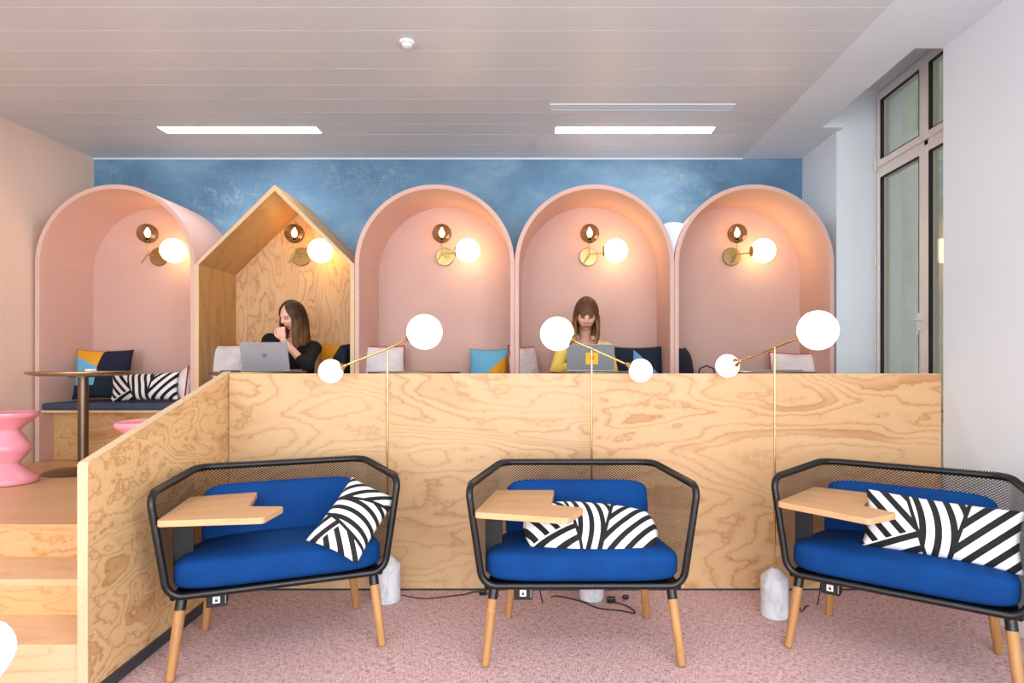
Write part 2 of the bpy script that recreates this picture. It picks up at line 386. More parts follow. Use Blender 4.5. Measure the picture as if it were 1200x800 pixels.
# ceiling: metal planks with fine grooves
b = MB(); b.cur = 1; b.box(XL, 1.82, YN, YB, ZC+.0005, ZC+.10); b.cur = 0
pitch = .2275; y = 3.495-pitch*40
while y < YB:
    if y+pitch > YN: b.box(XL, 1.818, max(y+.004, YN), min(y+pitch-.002, YB), ZC, ZC+.012)
    y += pitch
struct(b.build('ceiling', [M['ceil'], M['groove']]))
b = MB(); b.box(1.82, 2.22, YN, YB, ZC-.002, ZC+.34); b.box(2.22, XR, YN, 3.69, ZC-.002, ZC+.34); b.box(2.22, 2.39, 4.93, YB, ZC-.002, ZC+.34)
b.box(2.22, 2.9, 3.69, 5.01, 3.60, 3.70)
struct(b.build('ceiling_border', M['white']))
struct(MB().box(XL, 1.82, YB-.012, YB, ZC-.012, ZC).build('trim_1', M['white']))
# raised floor
b = MB(); b.prism([(XL,3.08),(-1.913,3.08),(-1.953,3.742),(XR-.001,3.742),(XR-.001,YB),(XL,YB)], ZP-.03, ZP)
o = struct(b.build('floor_platform', M['plyfloor']))
b = MB(); b.box(XL, -1.96, 3.12, YB, 0, ZP-.031); b.box(-1.96, XR, 3.75, YB, 0, ZP-.031)
struct(b.build('floor_platform_base', M['plyedge']))
# skirting
struct(MB().box(XR-.014, XR, YN, 3.69, 0, .11).build('baseboard_right', M['whitegloss'], bevel=.003))
# window
wx = 2.70
def window():
    root = thing('window_1', (wx, 4.35, .95), 'x', 'x'); del root['label']; del root['category']; struct(root)
    b = MB(); z0, z1 = .95, 3.565
    b.box(wx, wx+.07, 4.955, 5.005, z0, z1); b.box(wx, wx+.07, 3.70, 3.745, z0, z1)
    b.box(wx, wx+.07, 3.745, 4.955, z1-.05, z1); b.box(wx, wx+.07, 3.745, 4.955, z0, z0+.05)
    b.box(wx, wx+.07, 3.745, 4.955, 2.895, 2.955); b.box(wx, wx+.07, 4.33, 4.38, z0+.05, z1-.05)
    M['winframe'] = plain('window_frame_paint', lin(232,226,220), .4, var=.02)
    b.build('window_frame', M['winframe'], root, bevel=.004)
    def sash(ya, yb, za, zb):
        s = MB(); t = .052; xa, xb = wx-.022, wx+.05
        s.box(xa, xb, ya, ya+t, za, zb); s.box(xa, xb, yb-t, yb, za, zb); s.box(xa, xb, ya+t, yb-t, za, za+t); s.box(xa, xb, ya+t, yb-t, zb-t, zb)
        o = s.build('sash', M['winframe'], root, bevel=.006)
        g = MB(); x2 = wx-.0225
        M.setdefault('gasket', plain('black_gasket', lin(26,28,26), .6))
        u = t; q = .0045
        g.box(x2, x2+.03, ya+u, ya+u+q, za+u, zb-u); g.box(x2, x2+.03, yb-u-q, yb-u, za+u, zb-u); g.box(x2, x2+.03, ya+u, yb-u, zb-u-q, zb-u); g.box(x2, x2+.03, ya+u, yb-u, za+u, za+u+q)
        g.build('gasket', M['gasket'], o)
        MB().box(wx+.008, wx+.014, ya+u, yb-u, za+u, zb-u).build('window_pane', M['pane'], o)
        return o
    sash(4.352, 4.965, 2.945, 3.525); sash(3.735, 4.358-.012, 2.945, 3.525)
    s1 = sash(4.352, 4.965, .99, 2.905); sash(3.735, 4.358-.012, .99, 2.905)
    h = MB(); h.box(wx-.034, wx-.022, 4.36, 4.395, 1.60, 1.72); h.tube([(wx-.03,4.378,1.68),(wx-.07,4.378,1.68),(wx-.075,4.36,1.68),(wx-.075,4.28,1.675)], .009)
    h.box(wx-.03, wx-.02, 4.405, 4.42, 1.57, 1.73)
    h.build('window_handle', M['whitegloss'], s1)
    hg = MB()
    for z in (2.2, 2.98, 1.5): hg.tube([(wx-.02, 4.985, z-.05), (wx-.02, 4.985, z+.05)], .009)
    hg.build('window_hinge', M['winframe'], root, smooth=40)
window()
# added unseen windows behind the camera, frames for the daylight fill
for i, (x0, x1) in enumerate(((-3.4, -1.0), (-.3, 2.1))):
    b = MB()
    for a, c in ((x0, x0+.06), (x1-.06, x1), ((x0+x1)/2-.03, (x0+x1)/2+.03)): b.box(a, c, YN-.08, YN-.02, .6, 2.9)
    b.box(x0, x1, YN-.08, YN-.02, .6, .66); b.box(x0, x1, YN-.08, YN-.02, 2.84, 2.9)
    struct(b.build('window_%d' % (i+2), M['winframe']))
b = MB()
for a, c in ((-2.25,-2.19), (-.31,-.25), (-1.28,-1.22)): b.box(XR+.06, XR+.12, a, c, .6, 2.9)
b.box(XR+.06, XR+.12, -2.25, -.25, .6, .66); b.box(XR+.06, XR+.12, -2.25, -.25, 2.84, 2.9)
struct(b.build('window_4', M['winframe']))  # unseen window frame added around the side fill light
# courtyard outside
b = MB(); b.box(4.6, 4.9, 1.0, 11.5, -1, 7); b.box(2.95, 4.6, 11, 11.3, -1, 7)
struct(b.build('courtyard_wall', M['court']))
b = MB(); b.box(4.44, 4.6, 8.1, 8.5, -1, 7)
struct(b.build('courtyard_pier', M['court']))

# ============================================================ PARTITION and STAIRS
part = thing('plywood_partition', (.2, 3.72, 0), 'pale plywood half-height partition with slanted left wing standing behind the three blue armchairs', 'partition')
sx = [-1.905, -.961, .2775, 2.384]
for i in range(3):
    MB().box(sx[i]+.0006, sx[i+1]-.0006, 3.70, 3.735, .012, 1.302).build('plywood_sheet', M[('ply2','ply','ply3')[i]], part)
MB().box(-1.90, 2.384, 3.699, 3.735, .001, .0115).build('base_strip', M['darkbase'], part)
MB().box(-1.904, 2.384, 3.6995, 3.7355, 1.3022, 1.305).build('edge_strip', M['plyedge'], part)
yN_, yF = 2.465, 3.7385
xi = lambda y: -1.834-(y-2.48)*.0625
zt = lambda y: .966+(y-2.465)*(1.302-.966)/(3.70-2.465)
def wing(dx0, dx1, za, zb, y0=yN_, y1=yF):
    vs = []
    for y_ in (y0, y1):
        for dx in (dx0, dx1):
            vs += [(xi(y_)+dx, y_, za(y_)), (xi(y_)+dx, y_, zb(y_))]
    return MB().add(vs, [(0,2,3,1),(4,5,7,6),(0,1,5,4),(2,6,7,3),(1,3,7,5),(0,4,6,2)])
wing(-.040, 0, lambda y: .002, zt).build('side_wing', M['plywing'], part)
wing(-.0405, .0008, lambda y: .002, lambda y: zt(y)-.0005, yN_-.006, yN_).build('end_strip', M['plyedge'], part)
wing(-.0405, .0008, lambda y: zt(y), lambda y: zt(y)+.005).build('top_strip', M['plyedge'], part)
wing(.001, .013, lambda y: .001, lambda y: .052, yN_, 3.699).build('skirting', M['darkbase'], part)

st = thing('staircase', (-3.04, 2.9, 0), 'three plywood steps up to the raised floor, left of the slanted partition wing', 'stairs')
xo = lambda y: xi(y)-.042
y1_, y2_, y3_ = 3.08, 2.758, 2.47; z2_, z1_ = .399, .238
def stepbox(ya, yb, za, zb): return MB().prism([(XL+.001, ya), (xo(ya), ya), (xo(yb), yb), (XL+.001, yb)], za, zb)
stepbox(y1_+.002, y1_+.03, z2_, ZP-.031).build('riser', M['plystep'], st)
stepbox(y2_, y1_+.03, z2_-.028, z2_).build('tread', M['plytread'], st)
stepbox(y2_+.002, y2_+.03, z1_, z2_-.0285).build('riser', M['plystep'], st)
stepbox(y3_, y2_+.03, z1_-.028, z1_).build('tread', M['plytread'], st)
stepbox(y3_+.002, y3_+.03, 0.001, z1_-.0285).build('riser', M['plytread'], st)

# ============================================================ CEILING FIXTURES
def strip(x0, x1, y0, y1, label):
    t = thing('ceiling_light', ((x0+x1)/2, (y0+y1)/2, ZC), label, 'ceiling light', 'linear ceiling lights')
    f = MB(); e = .008
    f.box(x0-e, x1+e, y0-e, y0, ZC-.004, ZC+.002); f.box(x0-e, x1+e, y1, y1+e, ZC-.004, ZC+.002); f.box(x0-e, x0, y0, y1, ZC-.004, ZC+.002); f.box(x1, x1+e, y0, y1, ZC-.004, ZC+.002)
    f.build('frame', M['whitegloss'], t)
    MB().box(x0, x1, y0, y1, ZC-.003, ZC+.002).build('diffuser', M['strip'], t)
strip(-3.105, -1.836, 4.92, 5.045, 'glowing linear ceiling light above the house-shaped booth, left of two')
strip(.085, 1.36, 4.925, 5.05, 'glowing linear ceiling light behind the air vent, right of two')
for xx in (-3.105, .085):  # extra unseen fixtures, added to light the room from above
    for yy in (.6, -1.6): strip(xx, xx+1.27, yy, yy+.15, 'added unseen linear ceiling light, %s row, %s side' % ('nearer' if yy < 0 else 'farther', 'left' if xx < -1 else 'right'))
v = thing('air_vent', (.71, 4.54, ZC), 'long narrow slotted air vent in the plank ceiling, in front of the right linear light', 'vent')
b = MB(); b.box(.034, 1.395, 4.485, 4.508, ZC-.006, ZC+.001); b.box(.034, 1.395, 4.575, 4.598, ZC-.006, ZC+.001); b.box(.034, .055, 4.508, 4.575, ZC-.006, ZC+.001); b.box(1.375, 1.395, 4.508, 4.575, ZC-.006, ZC+.001)
b.build('frame', M['white'], v, bevel=.001)
MB().box(.055, 1.375, 4.508, 4.575, ZC-.0008, ZC+.001).build('backing', M['black'], v)
for k in range(2): MB().box(.055, 1.375, 4.524+k*.022, 4.534+k*.022, ZC-.005, ZC-.001).build('slat', M['white'], v)
sd = thing('smoke_detector', (-.8145, 3.62, ZC), 'small round white smoke detector on the plank ceiling', 'smoke detector')
MB().lathe([(.001,-.0005),(.044,-.0005),(.044,-.012),(.036,-.016),(.001,-.016)], (-.8145,3.62,ZC), 32, cap=False).build('base', M['whitegloss'], sd, smooth=30)
MB().lathe([(.028,-.016),(.028,-.03),(.018,-.036),(.001,-.037)], (-.8145,3.62,ZC), 28, cap=False).build('sensor_cap', M['white'], sd, smooth=30)

# ============================================================ BOOTHS
YF = 5.0; BP = 1.3017; TH = .034; ZS = 2.171
def ribbon(outer, inner, y0, y1):
    b = MB(); n = len(outer); vs = []
    for (ox, oz), (ix, iz) in zip(outer, inner): vs += [(ox,y0,oz),(ix,y0,iz),(ox,y1,oz),(ix,y1,iz)]
    fs = []
    for i in range(n-1):
        a, c = i*4, i*4+4
        fs += [(a,c,c+1,a+1),(a+2,a+3,c+3,c+2),(a,a+2,c+2,c),(a+1,c+1,c+3,a+3)]
    e = (n-1)*4
    fs += [(0,1,3,2),(e,e+2,e+3,e+1)]
    return b.add(vs, fs)
names = ['leftmost pink arched booth beside the pink left wall, with blue and striped cushions', None,
         'empty pink arched booth just right of the house-shaped booth',
         'pink arched booth where the person in the yellow top sits', 'rightmost pink arched booth beside the window pier']
booths = []
for i in range(5):
    x0 = -4.155+BP*i+.001; x1 = -4.155+BP*(i+1)-.001; cx = (x0+x1)/2; R = (x1-x0)/2
    house = i == 1
    if house: t = thing('house_booth', (cx, 5.3, ZP), 'plywood booth shaped like a gabled house, where the person in black sits', 'booth')
    else: t = thing('arched_booth', (cx, 5.3, ZP), names[i], 'booth', 'pink arched booths along the blue wall')
    booths.append(cx)
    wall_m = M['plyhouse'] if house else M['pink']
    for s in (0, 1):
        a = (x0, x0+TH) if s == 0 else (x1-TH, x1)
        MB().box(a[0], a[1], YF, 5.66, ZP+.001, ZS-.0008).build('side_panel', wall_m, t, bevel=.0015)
        if house: MB().box(a[0]+.0004, a[1]-.0004, YF-.004, YF, ZP+.001, ZS-.0008).build('edge_strip', M['plyedge'], t)
    if house:
        za = 2.818; k = TH*math.sqrt(2)
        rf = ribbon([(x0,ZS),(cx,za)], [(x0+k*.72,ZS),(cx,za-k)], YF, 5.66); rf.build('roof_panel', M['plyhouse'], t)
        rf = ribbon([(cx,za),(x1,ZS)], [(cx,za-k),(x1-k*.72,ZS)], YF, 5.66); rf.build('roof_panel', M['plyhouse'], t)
        ribbon([(x0,ZS),(cx,za),(x1,ZS)], [(x0+k*.72,ZS),(cx,za-k),(x1-k*.72,ZS)], YF-.004, YF).build('roof_edge', M['plyedge'], t)
        b = MB(); vs = [(x0+TH,ZP),(x1-TH,ZP),(x1-TH,ZS),(cx,za-k),(x0+TH,ZS)]
        n = 5; b.add([(x,5.60,z) for x,z in vs]+[(x,5.66,z) for x,z in vs], [tuple(range(n)), tuple(range(2*n-1,n-1,-1))]+[(q,n+q,n+(q+1)%n,(q+1)%n) for q in range(n)])
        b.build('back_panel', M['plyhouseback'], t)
    else:
        oc = [(cx-R*math.cos(PI*q/64), ZS+R*math.sin(PI*q/64)) for q in range(65)]
        ic = [(cx-(R-TH)*math.cos(PI*q/64), ZS+(R-TH)*math.sin(PI*q/64)) for q in range(65)]
        ribbon(oc, ic, YF, 5.66).build('vault', M['pink'], t, smooth=30)
        b = MB(); vs = [(x0+TH,ZP+.001),(x1-TH,ZP+.001)]+[(x, z) for x, z in reversed(ic)]
        n = len(vs); b.add([(x,5.60,z) for x,z in vs]+[(x,5.655,z) for x,z in vs], [tuple(range(n)), tuple(range(2*n-1,n-1,-1))]+[(q,n+q,n+(q+1)%n,(q+1)%n) for q in range(n)])
        b.build('back_panel', M['pinkback'], t)
    MB().box(x0+TH, x1-TH, 5.15, 5.17, ZP+.001, .962).build('bench_front', M['plybench'], t)
    MB().box(x0+TH, x1-TH, 5.02, 5.60, .962, .982).build('bench_top', M['plyedge'], t)
    MB().box(x0+TH+.002, x1-TH-.002, 5.015, 5.598, .983, 1.04).build('bench_pad', M['pad'], t, bevel=.018, smooth=60)
# pale filler panels standing in the gaps between booths
def filler(k, z1, label):
    xm = -4.155+BP*k; R = BP/2; pts = []
    gap = lambda z: R-math.sqrt(max(0, R*R-(z-ZS)**2))-.003
    zs = [2.24+(z1-2.24)*q/10 for q in range(11)]
    w_ = lambda z: min(gap(z), .082)
    pts = [(xm-w_(z), z) for z in reversed(zs)]+[(xm+w_(z), z) for z in zs]
    top = [(xm+.082*math.cos(PI*q/12), z1+.022*math.sin(PI*q/12)) for q in range(1, 12)]
    pts += top
    n = len(pts)
    b = MB().add([(a,5.03,z) for a,z in pts]+[(a,5.60,z) for a,z in pts], [tuple(range(n)), tuple(range(2*n-1,n-1,-1))]+[(q,n+q,n+(q+1)%n,(q+1)%n) for q in range(n)])
    tag(b.build('filler_panel', M['white'], None, loc=(xm,5.3,2.24)), label, 'panel')
filler(4, 2.50, 'pale rounded filler panel in the gap between the two rightmost arched booths')

# ------------------------------------------------------------ sconces
def sconce():
    t = thing('wall_sconce', (0, 5.60, 2.334), 'x', 'wall lamp', 'brass two-globe wall sconces, one in each booth')
    J = Vector((0, 5.43, 2.33))
    MB().lathe([(.0001,0),(.080,0),(.083,-.004),(.083,-.014),(.078,-.018),(.0001,-.019)], (0,5.60,2.334), 40, axis=(0,1,0), cap=False).build('backplate', M['oldbrass'], t, smooth=30)
    MB().tube([(0,5.585,2.333), J], .006).build('stem', M['oldbrass'], t, smooth=60)
    MB().tube([J+Vector((-.053,0,-.076)), J, J+Vector((.002,0,.005))], .007).build('counter_arm', M['oldbrass'], t, smooth=60)
    a = MB().tube([J, J+Vector((0,0,.105))], .005).build('globe_arm', M['oldbrass'], t, smooth=60)
    a2 = MB().tube([J, J+Vector((.125,0,.012))], .005).build('globe_arm', M['oldbrass'], t, smooth=60)
    c = J+Vector((0,0,.1825))
    MB().sphere(c, .085).build('smoked_globe', M['smoke'], t, smooth=180)
    b = MB(); b.lathe([(.001,-.082),(.020,-.080),(.022,-.072),(.012,-.062),(.012,-.035),(.001,-.034)], c, 20, cap=False); h = b.build('bulb_holder', M['black'], t, smooth=40)
    MB().lathe([(.004,-.036),(.017,-.022),(.024,-.002),(.022,.014),(.013,.034),(.004,.052),(.0001,.055)], c, 20, cap=False).build('bulb', M['bulb'], h, smooth=180)
    g = J+Vector((.230,0,.030))
    MB().sphere(g, .106).build('opal_globe', M['sglobe'], t, smooth=180)
    MB().lathe([(.0001,0),(.036,0),(.046,.004),(.046,.014),(.0001,.016)], g+Vector((-.114,0,-.006)), 28, axis=(1,0,.05), cap=False).build('globe_cap', M['oldbrass'], t, smooth=30)
    return t
s0 = sconce()
SX = [-3.515, (354-639)*5.6/720, -.914, (689.5-639)*5.6/720, 1.696]
SL = ['brass wall sconce with smoked and opal globes in the leftmost pink arch', 'brass wall sconce with two globes on the plywood wall of the house-shaped booth',
      'brass two-globe wall sconce in the empty arched booth right of the house booth', 'brass two-globe wall sconce above the person in yellow', 'brass two-globe wall sconce in the rightmost arched booth']
for i in range(5):
    if i == 0: s0.location.x = SX[0]; s0['label'] = SL[0]
    else: dup(s0, (SX[i], 5.60, 2.334), 0, SL[i])

# ============================================================ CAFE TABLES
def table():
    t = thing('cafe_table', (0, 0, 0), 'x', 'table', 'round pedestal tables in front of the booths')
    MB().lathe([(.0001,1.275),(.27,1.275),(.320,1.284),(.335,1.295),(.335,1.302),(.331,1.305),(.0001,1.305)], (0,0,-ZP), 64, cap=False).build('tabletop', M['tabletop'], t, smooth=30)
    MB().lathe([(.3365,1.290),(.338,1.292),(.338,1.304),(.3365,1.3055),(.331,1.3055)], (0,0,-ZP), 64, cap=False).build('metal_rim', M['oldbrass'], t, smooth=40)
    MB().lathe([(.034,.582),(.034,1.262),(.09,1.264),(.09,1.2745),(.0001,1.275)], (0,0,-ZP), 32, cap=False).build('pedestal', M['brownmetal'], t, smooth=40)
    MB().lathe([(.0001,.5625),(.243,.5625),(.245,.568),(.235,.573),(.10,.583),(.036,.594),(.034,.60)], (0,0,-ZP), 64, cap=False).build('base', M['brownmetal'], t, smooth=50)
    return t
t0 = table()
TX = [-3.437, -2.135, -.971, .368, 1.655]
TL = ['round pedestal cafe table with bronze foot in front of the leftmost booth', 'round pedestal table in front of the house-shaped booth, holding a laptop',
      'empty round pedestal table in front of the empty booth right of the house booth', 'round pedestal table holding the laptop of the person in yellow', 'round pedestal table in front of the rightmost booth, with papers']
for i in range(5):
    if i == 0: t0.location = (TX[0], 4.57, ZP); t0['label'] = TL[0]
    else: dup(t0, (TX[i], 4.57, ZP), 0, TL[i])

# ============================================================ PINK ZIGZAG STOOLS
def stool():
    t = thing('zigzag_stool', (-3.617, 4.13, ZP), 'shiny pink plastic zigzag stool at the left edge beside the bronze table foot', 'stool', 'pink zigzag stools on the raised floor')
    c = (-3.617, 4.13, ZP)
    prof = [(.150,.001),(.168,.004),(.173,.014),(.170,.032),(.160,.048),(.071,.122),(.069,.131),(.071,.140),(.128,.216),(.132,.228),(.131,.250),(.126,.262),
            (.072,.345),(.071,.355),(.074,.363),(.160,.440),(.170,.450),(.173,.463),(.171,.475),(.160,.480),(.148,.476),(.142,.466)]
    MB().lathe(prof, c, 64, cap=False).build('body', M['stool'], t, smooth=50)
    MB().lathe([(.0001,.468),(.06,.467),(.142,.465),(.143,.455),(.0001,.455)], c, 48, cap=False).build('seat_dish', M['stool'], t, smooth=50)
    return t
zs = stool()
dup(zs, (-2.25, 3.50, ZP), 0, 'pink zigzag stool mostly hidden behind the slanted partition wing')

# ============================================================ CUSHIONS
def cushion(name, c, w_, h_, th, mat, label, cat='cushion', rz=0, rx=0, ry=0, piping=None, group=None, n=26, sag=.0, pinch=.07, axes=None):
    """soft pillow standing in its own x/z plane; c is its centre"""
    b = MB(); vs = []; fs = []
    for side in (-1, 1):
        for j in range(n+1):
            for i in range(n+1):
                u = -1+2*i/n; v_ = -1+2*j/n
                uu = math.sin(u*PI/2)*.35+u*.65; vv = math.sin(v_*PI/2)*.35+v_*.65
                x = uu*w_/2*(1-pinch*(1-vv*vv)); z = vv*h_/2*(1-pinch*(1-uu*uu)) - sag*(1-uu*uu)
                e = max(0, (1-abs(uu)**2.6))**.55*max(0, (1-abs(vv)**2.6))**.55
                wr = noise.noise(Vector((x*9+c[0]*7, z*9, side*3.)))*.10
                vs.append((x, side*th/2*e*(1+wr), z))
        o = (0 if side < 0 else (n+1)**2)
        for j in range(n):
            for i in range(n):
                a = o+j*(n+1)+i; q = (a, a+1, a+n+2, a+n+1); fs.append(q if side < 0 else q[::-1])
    b.add(vs, fs)
    me_b = b
    has = piping is not None
    if axes:
        ex, ez = Vector(axes[0]).normalized(), Vector(axes[1]); ez = (ez-ex*ez.dot(ex)).normalized(); ey = ez.cross(ex)
        rx, ry, rz = Matrix((ex, ey, ez)).transposed().to_euler()
    if has:
        root = thing(name, c, label, cat, group); root.rotation_euler = (rx, ry, rz)
        o = b.build('cover', mat, root, smooth=180, local=True)
        pts = []
        for k in range(4):
            for q in range(n):
                u = -1+2*q/n
                uu, vv = [(u,-1),(1,u),(-u,1),(-1,-u)][k]
                uu = math.sin(uu*PI/2)*.35+uu*.65; vv = math.sin(vv*PI/2)*.35+vv*.65
                pts.append((uu*w_/2*(1-pinch*(1-vv*vv)), 0, vv*h_/2*(1-pinch*(1-uu*uu))-sag*(1-uu*uu)))
        MB().tube(pts, .006, 6, closed=True).build('piping', piping, root, smooth=180, local=True)
    else:
        root = b.build(name, mat, None, smooth=180, local=True); root.location = c; root.rotation_euler = (rx, ry, rz); tag(root, label, cat, group)
    # weld the seam
    o = root if not has else o
    bm = bmesh.new(); bm.from_mesh(o.data); bmesh.ops.remove_doubles(bm, verts=bm.verts, dist=1e-5); bm.to_mesh(o.data); bm.free()
    for p in o.data.polygons: p.use_smooth = True
    return root
P1 = lambda x, y, d: tuple(pt(x, y, d))
cushion('scatter_cushion', P1(121, 438.5, 5.35), .47, .44, .15, M['patch1'], 'teal, sky blue and ochre patchwork cushion upright in the leftmost booth', rz=.10, rx=-.16)
cushion('lumbar_cushion', P1(170, 453, 5.18), .58, .235, .13, M['stripe2'], 'black and white striped lumbar cushion lying in the leftmost booth', rz=0, ry=-.03, rx=-.12)
cushion('scatter_cushion', P1(218.5, 449, 5.30), .40, .30, .13, M['whitecush'], 'white cushion with red piping behind the striped one in the leftmost booth', rz=-1.05, rx=-.1, piping=M['red'])
cushion('scatter_cushion', P1(264, 431, 5.33), .40, .42, .13, M['whitecush'], 'white cushion with red piping left of the open laptop in the house booth', rz=.75, rx=-.12, piping=M['red'])
cushion('scatter_cushion', P1(276, 434, 5.47), .40, .44, .12, M['red'], 'red cushion tucked behind the white one in the house booth', rz=.25, rx=-.1)
cushion('scatter_cushion', P1(399, 436, 5.30), .40, .44, .14, M['navy'], 'navy cushion against the right side of the house booth', rz=-1.15, rx=-.1)
cushion('scatter_cushion', P1(393, 431, 5.49), .34, .44, .12, M['patch4'], 'ochre cushion half hidden behind the navy one in the house booth', rz=-.35, rx=-.08)
cushion('scatter_cushion', P1(449, 434, 5.32), .40, .44, .13, M['whitecush'], 'white cushion with red piping in the empty booth, behind the first floor lamp', rz=.55, rx=-.15, piping=M['red'])
cushion('scatter_cushion', P1(572, 437, 5.36), .36, .44, .15, M['patch2'], 'sky blue, ochre and navy patchwork cushion at the right of the empty booth', rz=-.25, rx=-.15)
cushion('scatter_cushion', P1(615, 436, 5.32), .42, .46, .15, M['whitecush'], 'white cushion with red piping left of the person in yellow', rz=1.05, rx=-.15, piping=M['red'])
cushion('scatter_cushion', P1(745, 438, 5.38), .48, .50, .14, M['patch3'], 'dark teal cushion with a blue triangle right of the person in yellow', rz=-.12, rx=-.18)
cushion('scatter_cushion', P1(801, 437, 5.30), .42, .46, .16, M['navy'], 'plain navy cushion against the left side of the rightmost booth', rz=1.15, rx=-.12)
cushion('scatter_cushion', P1(931, 440, 5.36), .42, .42, .14, M['whitecush'], 'pinkish white cushion with red piping in the rightmost booth', rz=-.25, rx=-.3, ry=.03, piping=M['red'])

# ============================================================ ARMCHAIRS
def armchair():
    t = thing('armchair', (0,0,0), 'x', 'armchair', 'blue armchairs with black mesh backs in front of the partition')
    fy = .06
    A = Vector((-.462, fy, .343)); B_ = Vector((-.527, fy-.01, .800)); D = Vector((-.410, .60, .826))
    mir = lambda p: Vector((-p.x, p.y, p.z))
    loop = fillet([A, B_, D, mir(D), mir(B_), mir(A)], [.075, .055, .10, .10, .055, .075], 8, closed=True)
    MB().tube(loop, .0165, 12, closed=True).build('frame', M['black'], t, smooth=180, local=True)
    # seat frame and pan
    E = Vector((-.385, .565, .340))
    pan = fillet([A, E, mir(E), mir(A)], [.0, .09, .09, .0], 8, closed=True)
    path = pan[1:-1]
    MB().tube([A+Vector((.02,.0,-.003))]+[p for p in fillet([A, E, mir(E), mir(A)], [0, .09, .09, 0], 8)[1:-1]]+[mir(A+Vector((.02,.0,-.003)))], .013, 8).build('seat_rail', M['black'], t, smooth=180, local=True)
    q = [(-.44, .075), (.44, .075), (.375, .555), (-.375, .555)]
    MB().prism(q, .340, .352).build('seat_pan', M['black'], t, local=True)
    # expanded-metal basket
    def railpath(P, fr):
        pts = fillet(P, [0, fr, fr, 0], 10)
        segs = [(pts[0], pts[1])]; keys = [pts[0]]+pts[1:]
        return keys
    bot = railpath([A+Vector((.004,.015,.0)), E, mir(E), mir(A)+Vector((-.004,.015,.0))], .09)
    top = railpath([B_+Vector((.0,.02,-.004)), D, mir(D), mir(B_)+Vector((.0,.02,-.004))], .10)
    L = [0]
    for i in range(1, len(top)): L.append(L[-1]+((top[i]-top[i-1]).length+(bot[i]-bot[i-1]).length)/2)
    tot = L[-1]
    def at(pth, s):
        s = min(max(s, 0), tot)
        for i in range(1, len(L)):
            if s <= L[i]+1e-9:
                k = (s-L[i-1])/max(1e-9, L[i]-L[i-1]); return pth[i-1].lerp(pth[i], k)
        return pth[-1]
    NU, NV_ = 100, 74
    def S(i, j): return at(bot, tot*i/(2*NU)).lerp(at(top, tot*i/(2*NU)), j/NV_)
    grid = {}
    def G(i, j):
        if (i, j) not in grid: grid[(i, j)] = S(i, j)
        return grid[(i, j)]
    b = MB(); hw = .0017; ht = .0012
    for j in range(NV_):
        for i in range(j % 2, 2*NU+1, 2):
            for di in (-1, 1):
                if not 0 <= i+di <= 2*NU: continue
                p, r = G(i, j), G(i+di, j+1)
                d = (r-p).normalized(); nrm = (G(min(i+2, 2*NU), j)-G(max(i-2, 0), j)).cross(Vector((0,0,1))).normalized()
                sd_ = d.cross(nrm).normalized()*hw; nn = nrm*ht
                vs = [p-sd_, p+nn, p+sd_, r-sd_, r+nn, r+sd_]
                b.add(vs, [(0,1,4,3),(1,2,5,4),(2,0,3,5)])
    # the mesh lips over the top rail
    tl = L[-1]; n = 150
    for k in range(n):
        s = tot*(.02+.96*k/(n-1)); c = at(top, s); tdir = (at(top, s+.004)-at(top, s-.004)).normalized()
        sidev = tdir.cross(Vector((0,0,1))).normalized(); rr = .0172
        c = c + Vector((0,0,.003))
        ring = [c+(sidev*math.cos(a)+Vector((0,0,1))*math.sin(a))*rr for a in [PI*(-.25)+PI*1.5*m/6 for m in range(7)]]
        b.tube(ring, .0022, 4, cap=False)
    b.build('mesh_basket', M['blackmesh'], t, local=True)
    # legs
    for sx_, (tx, ty), (fx, fy_) in ((-1,(.410,.085),(.444,.0)),(1,(.410,.085),(.444,.0)),(-1,(.335,.475),(.372,.53)),(1,(.335,.475),(.372,.53))):
        a = Vector((sx_*tx, ty, .335)); e = Vector((sx_*fx, fy_, .0)); dv = (e-a)
        k = a+dv*.16
        e2 = e+Vector((0,0,.002))
        lg = MB().tube([k, k+dv*.3, e2-dv*.03, e2-dv*.008, e2], [.0225, .0222, .0185, .0165, .010], 18).build('leg', M['leg'], t, smooth=60, local=True)
        MB().tube([a, k+dv*.004], [.0225, .0230], 18).build('leg_socket', M['black'], lg, smooth=60, local=True)
    # seat cushion : soft superellipsoid, tapering to the back
    def soft(cx, cy, cz, hx, hy, hz, taper=0, n1=56, n2=28, ex=.33, ez=.55, slope=0, crown=.0, bx=0):
        b = MB(); vs = []; fs = []
        sg = lambda x, e: math.copysign(abs(x)**e, x)
        for j in range(n2+1):
            ph = -PI/2+PI*j/n2
            for i in range(n1):
                th_ = 2*PI*i/n1
                x = sg(math.cos(ph), ez)*sg(math.cos(th_), ex); y = sg(math.cos(ph), ez)*sg(math.sin(th_), ex); z = sg(math.sin(ph), ez)
                X = x*hx*(1-taper*(y+1)/2); Y = y*hy; Z = z*hz+slope*Y+crown*(1-x*x)*(1-y*y)*(1 if z > 0 else 0)
                vs.append((cx+X, cy+Y, cz+Z))
        for j in range(n2):
            for i in range(n1): fs.append((j*n1+i, j*n1+(i+1)%n1, (j+1)*n1+(i+1)%n1, (j+1)*n1+i))
        return b.add(vs, fs)
    s = soft(0, .303, .420, .466, .276, .080, taper=.15, ez=.42, slope=-.05, crown=.022)
    s.build('seat_cushion', M['blue'], t, smooth=180, local=True)
    s = soft(0, 0, 0, .378, .165, .052, n1=56, ex=.30, ez=.6, crown=.008)
    Rm = Matrix.Translation((-.005, .505, .582))@Euler((math.radians(76), 0, 0)).to_matrix().to_4x4()
    s.xf(Rm).build('back_cushion', M['blue'], t, smooth=180, local=True)
    # writing tray on its blade support
    tray = [(-.468,.005),(-.072,-.105),(-.015,.005),(.006,.080),(-.13,.125),(-.128,.475),(-.435,.47)]
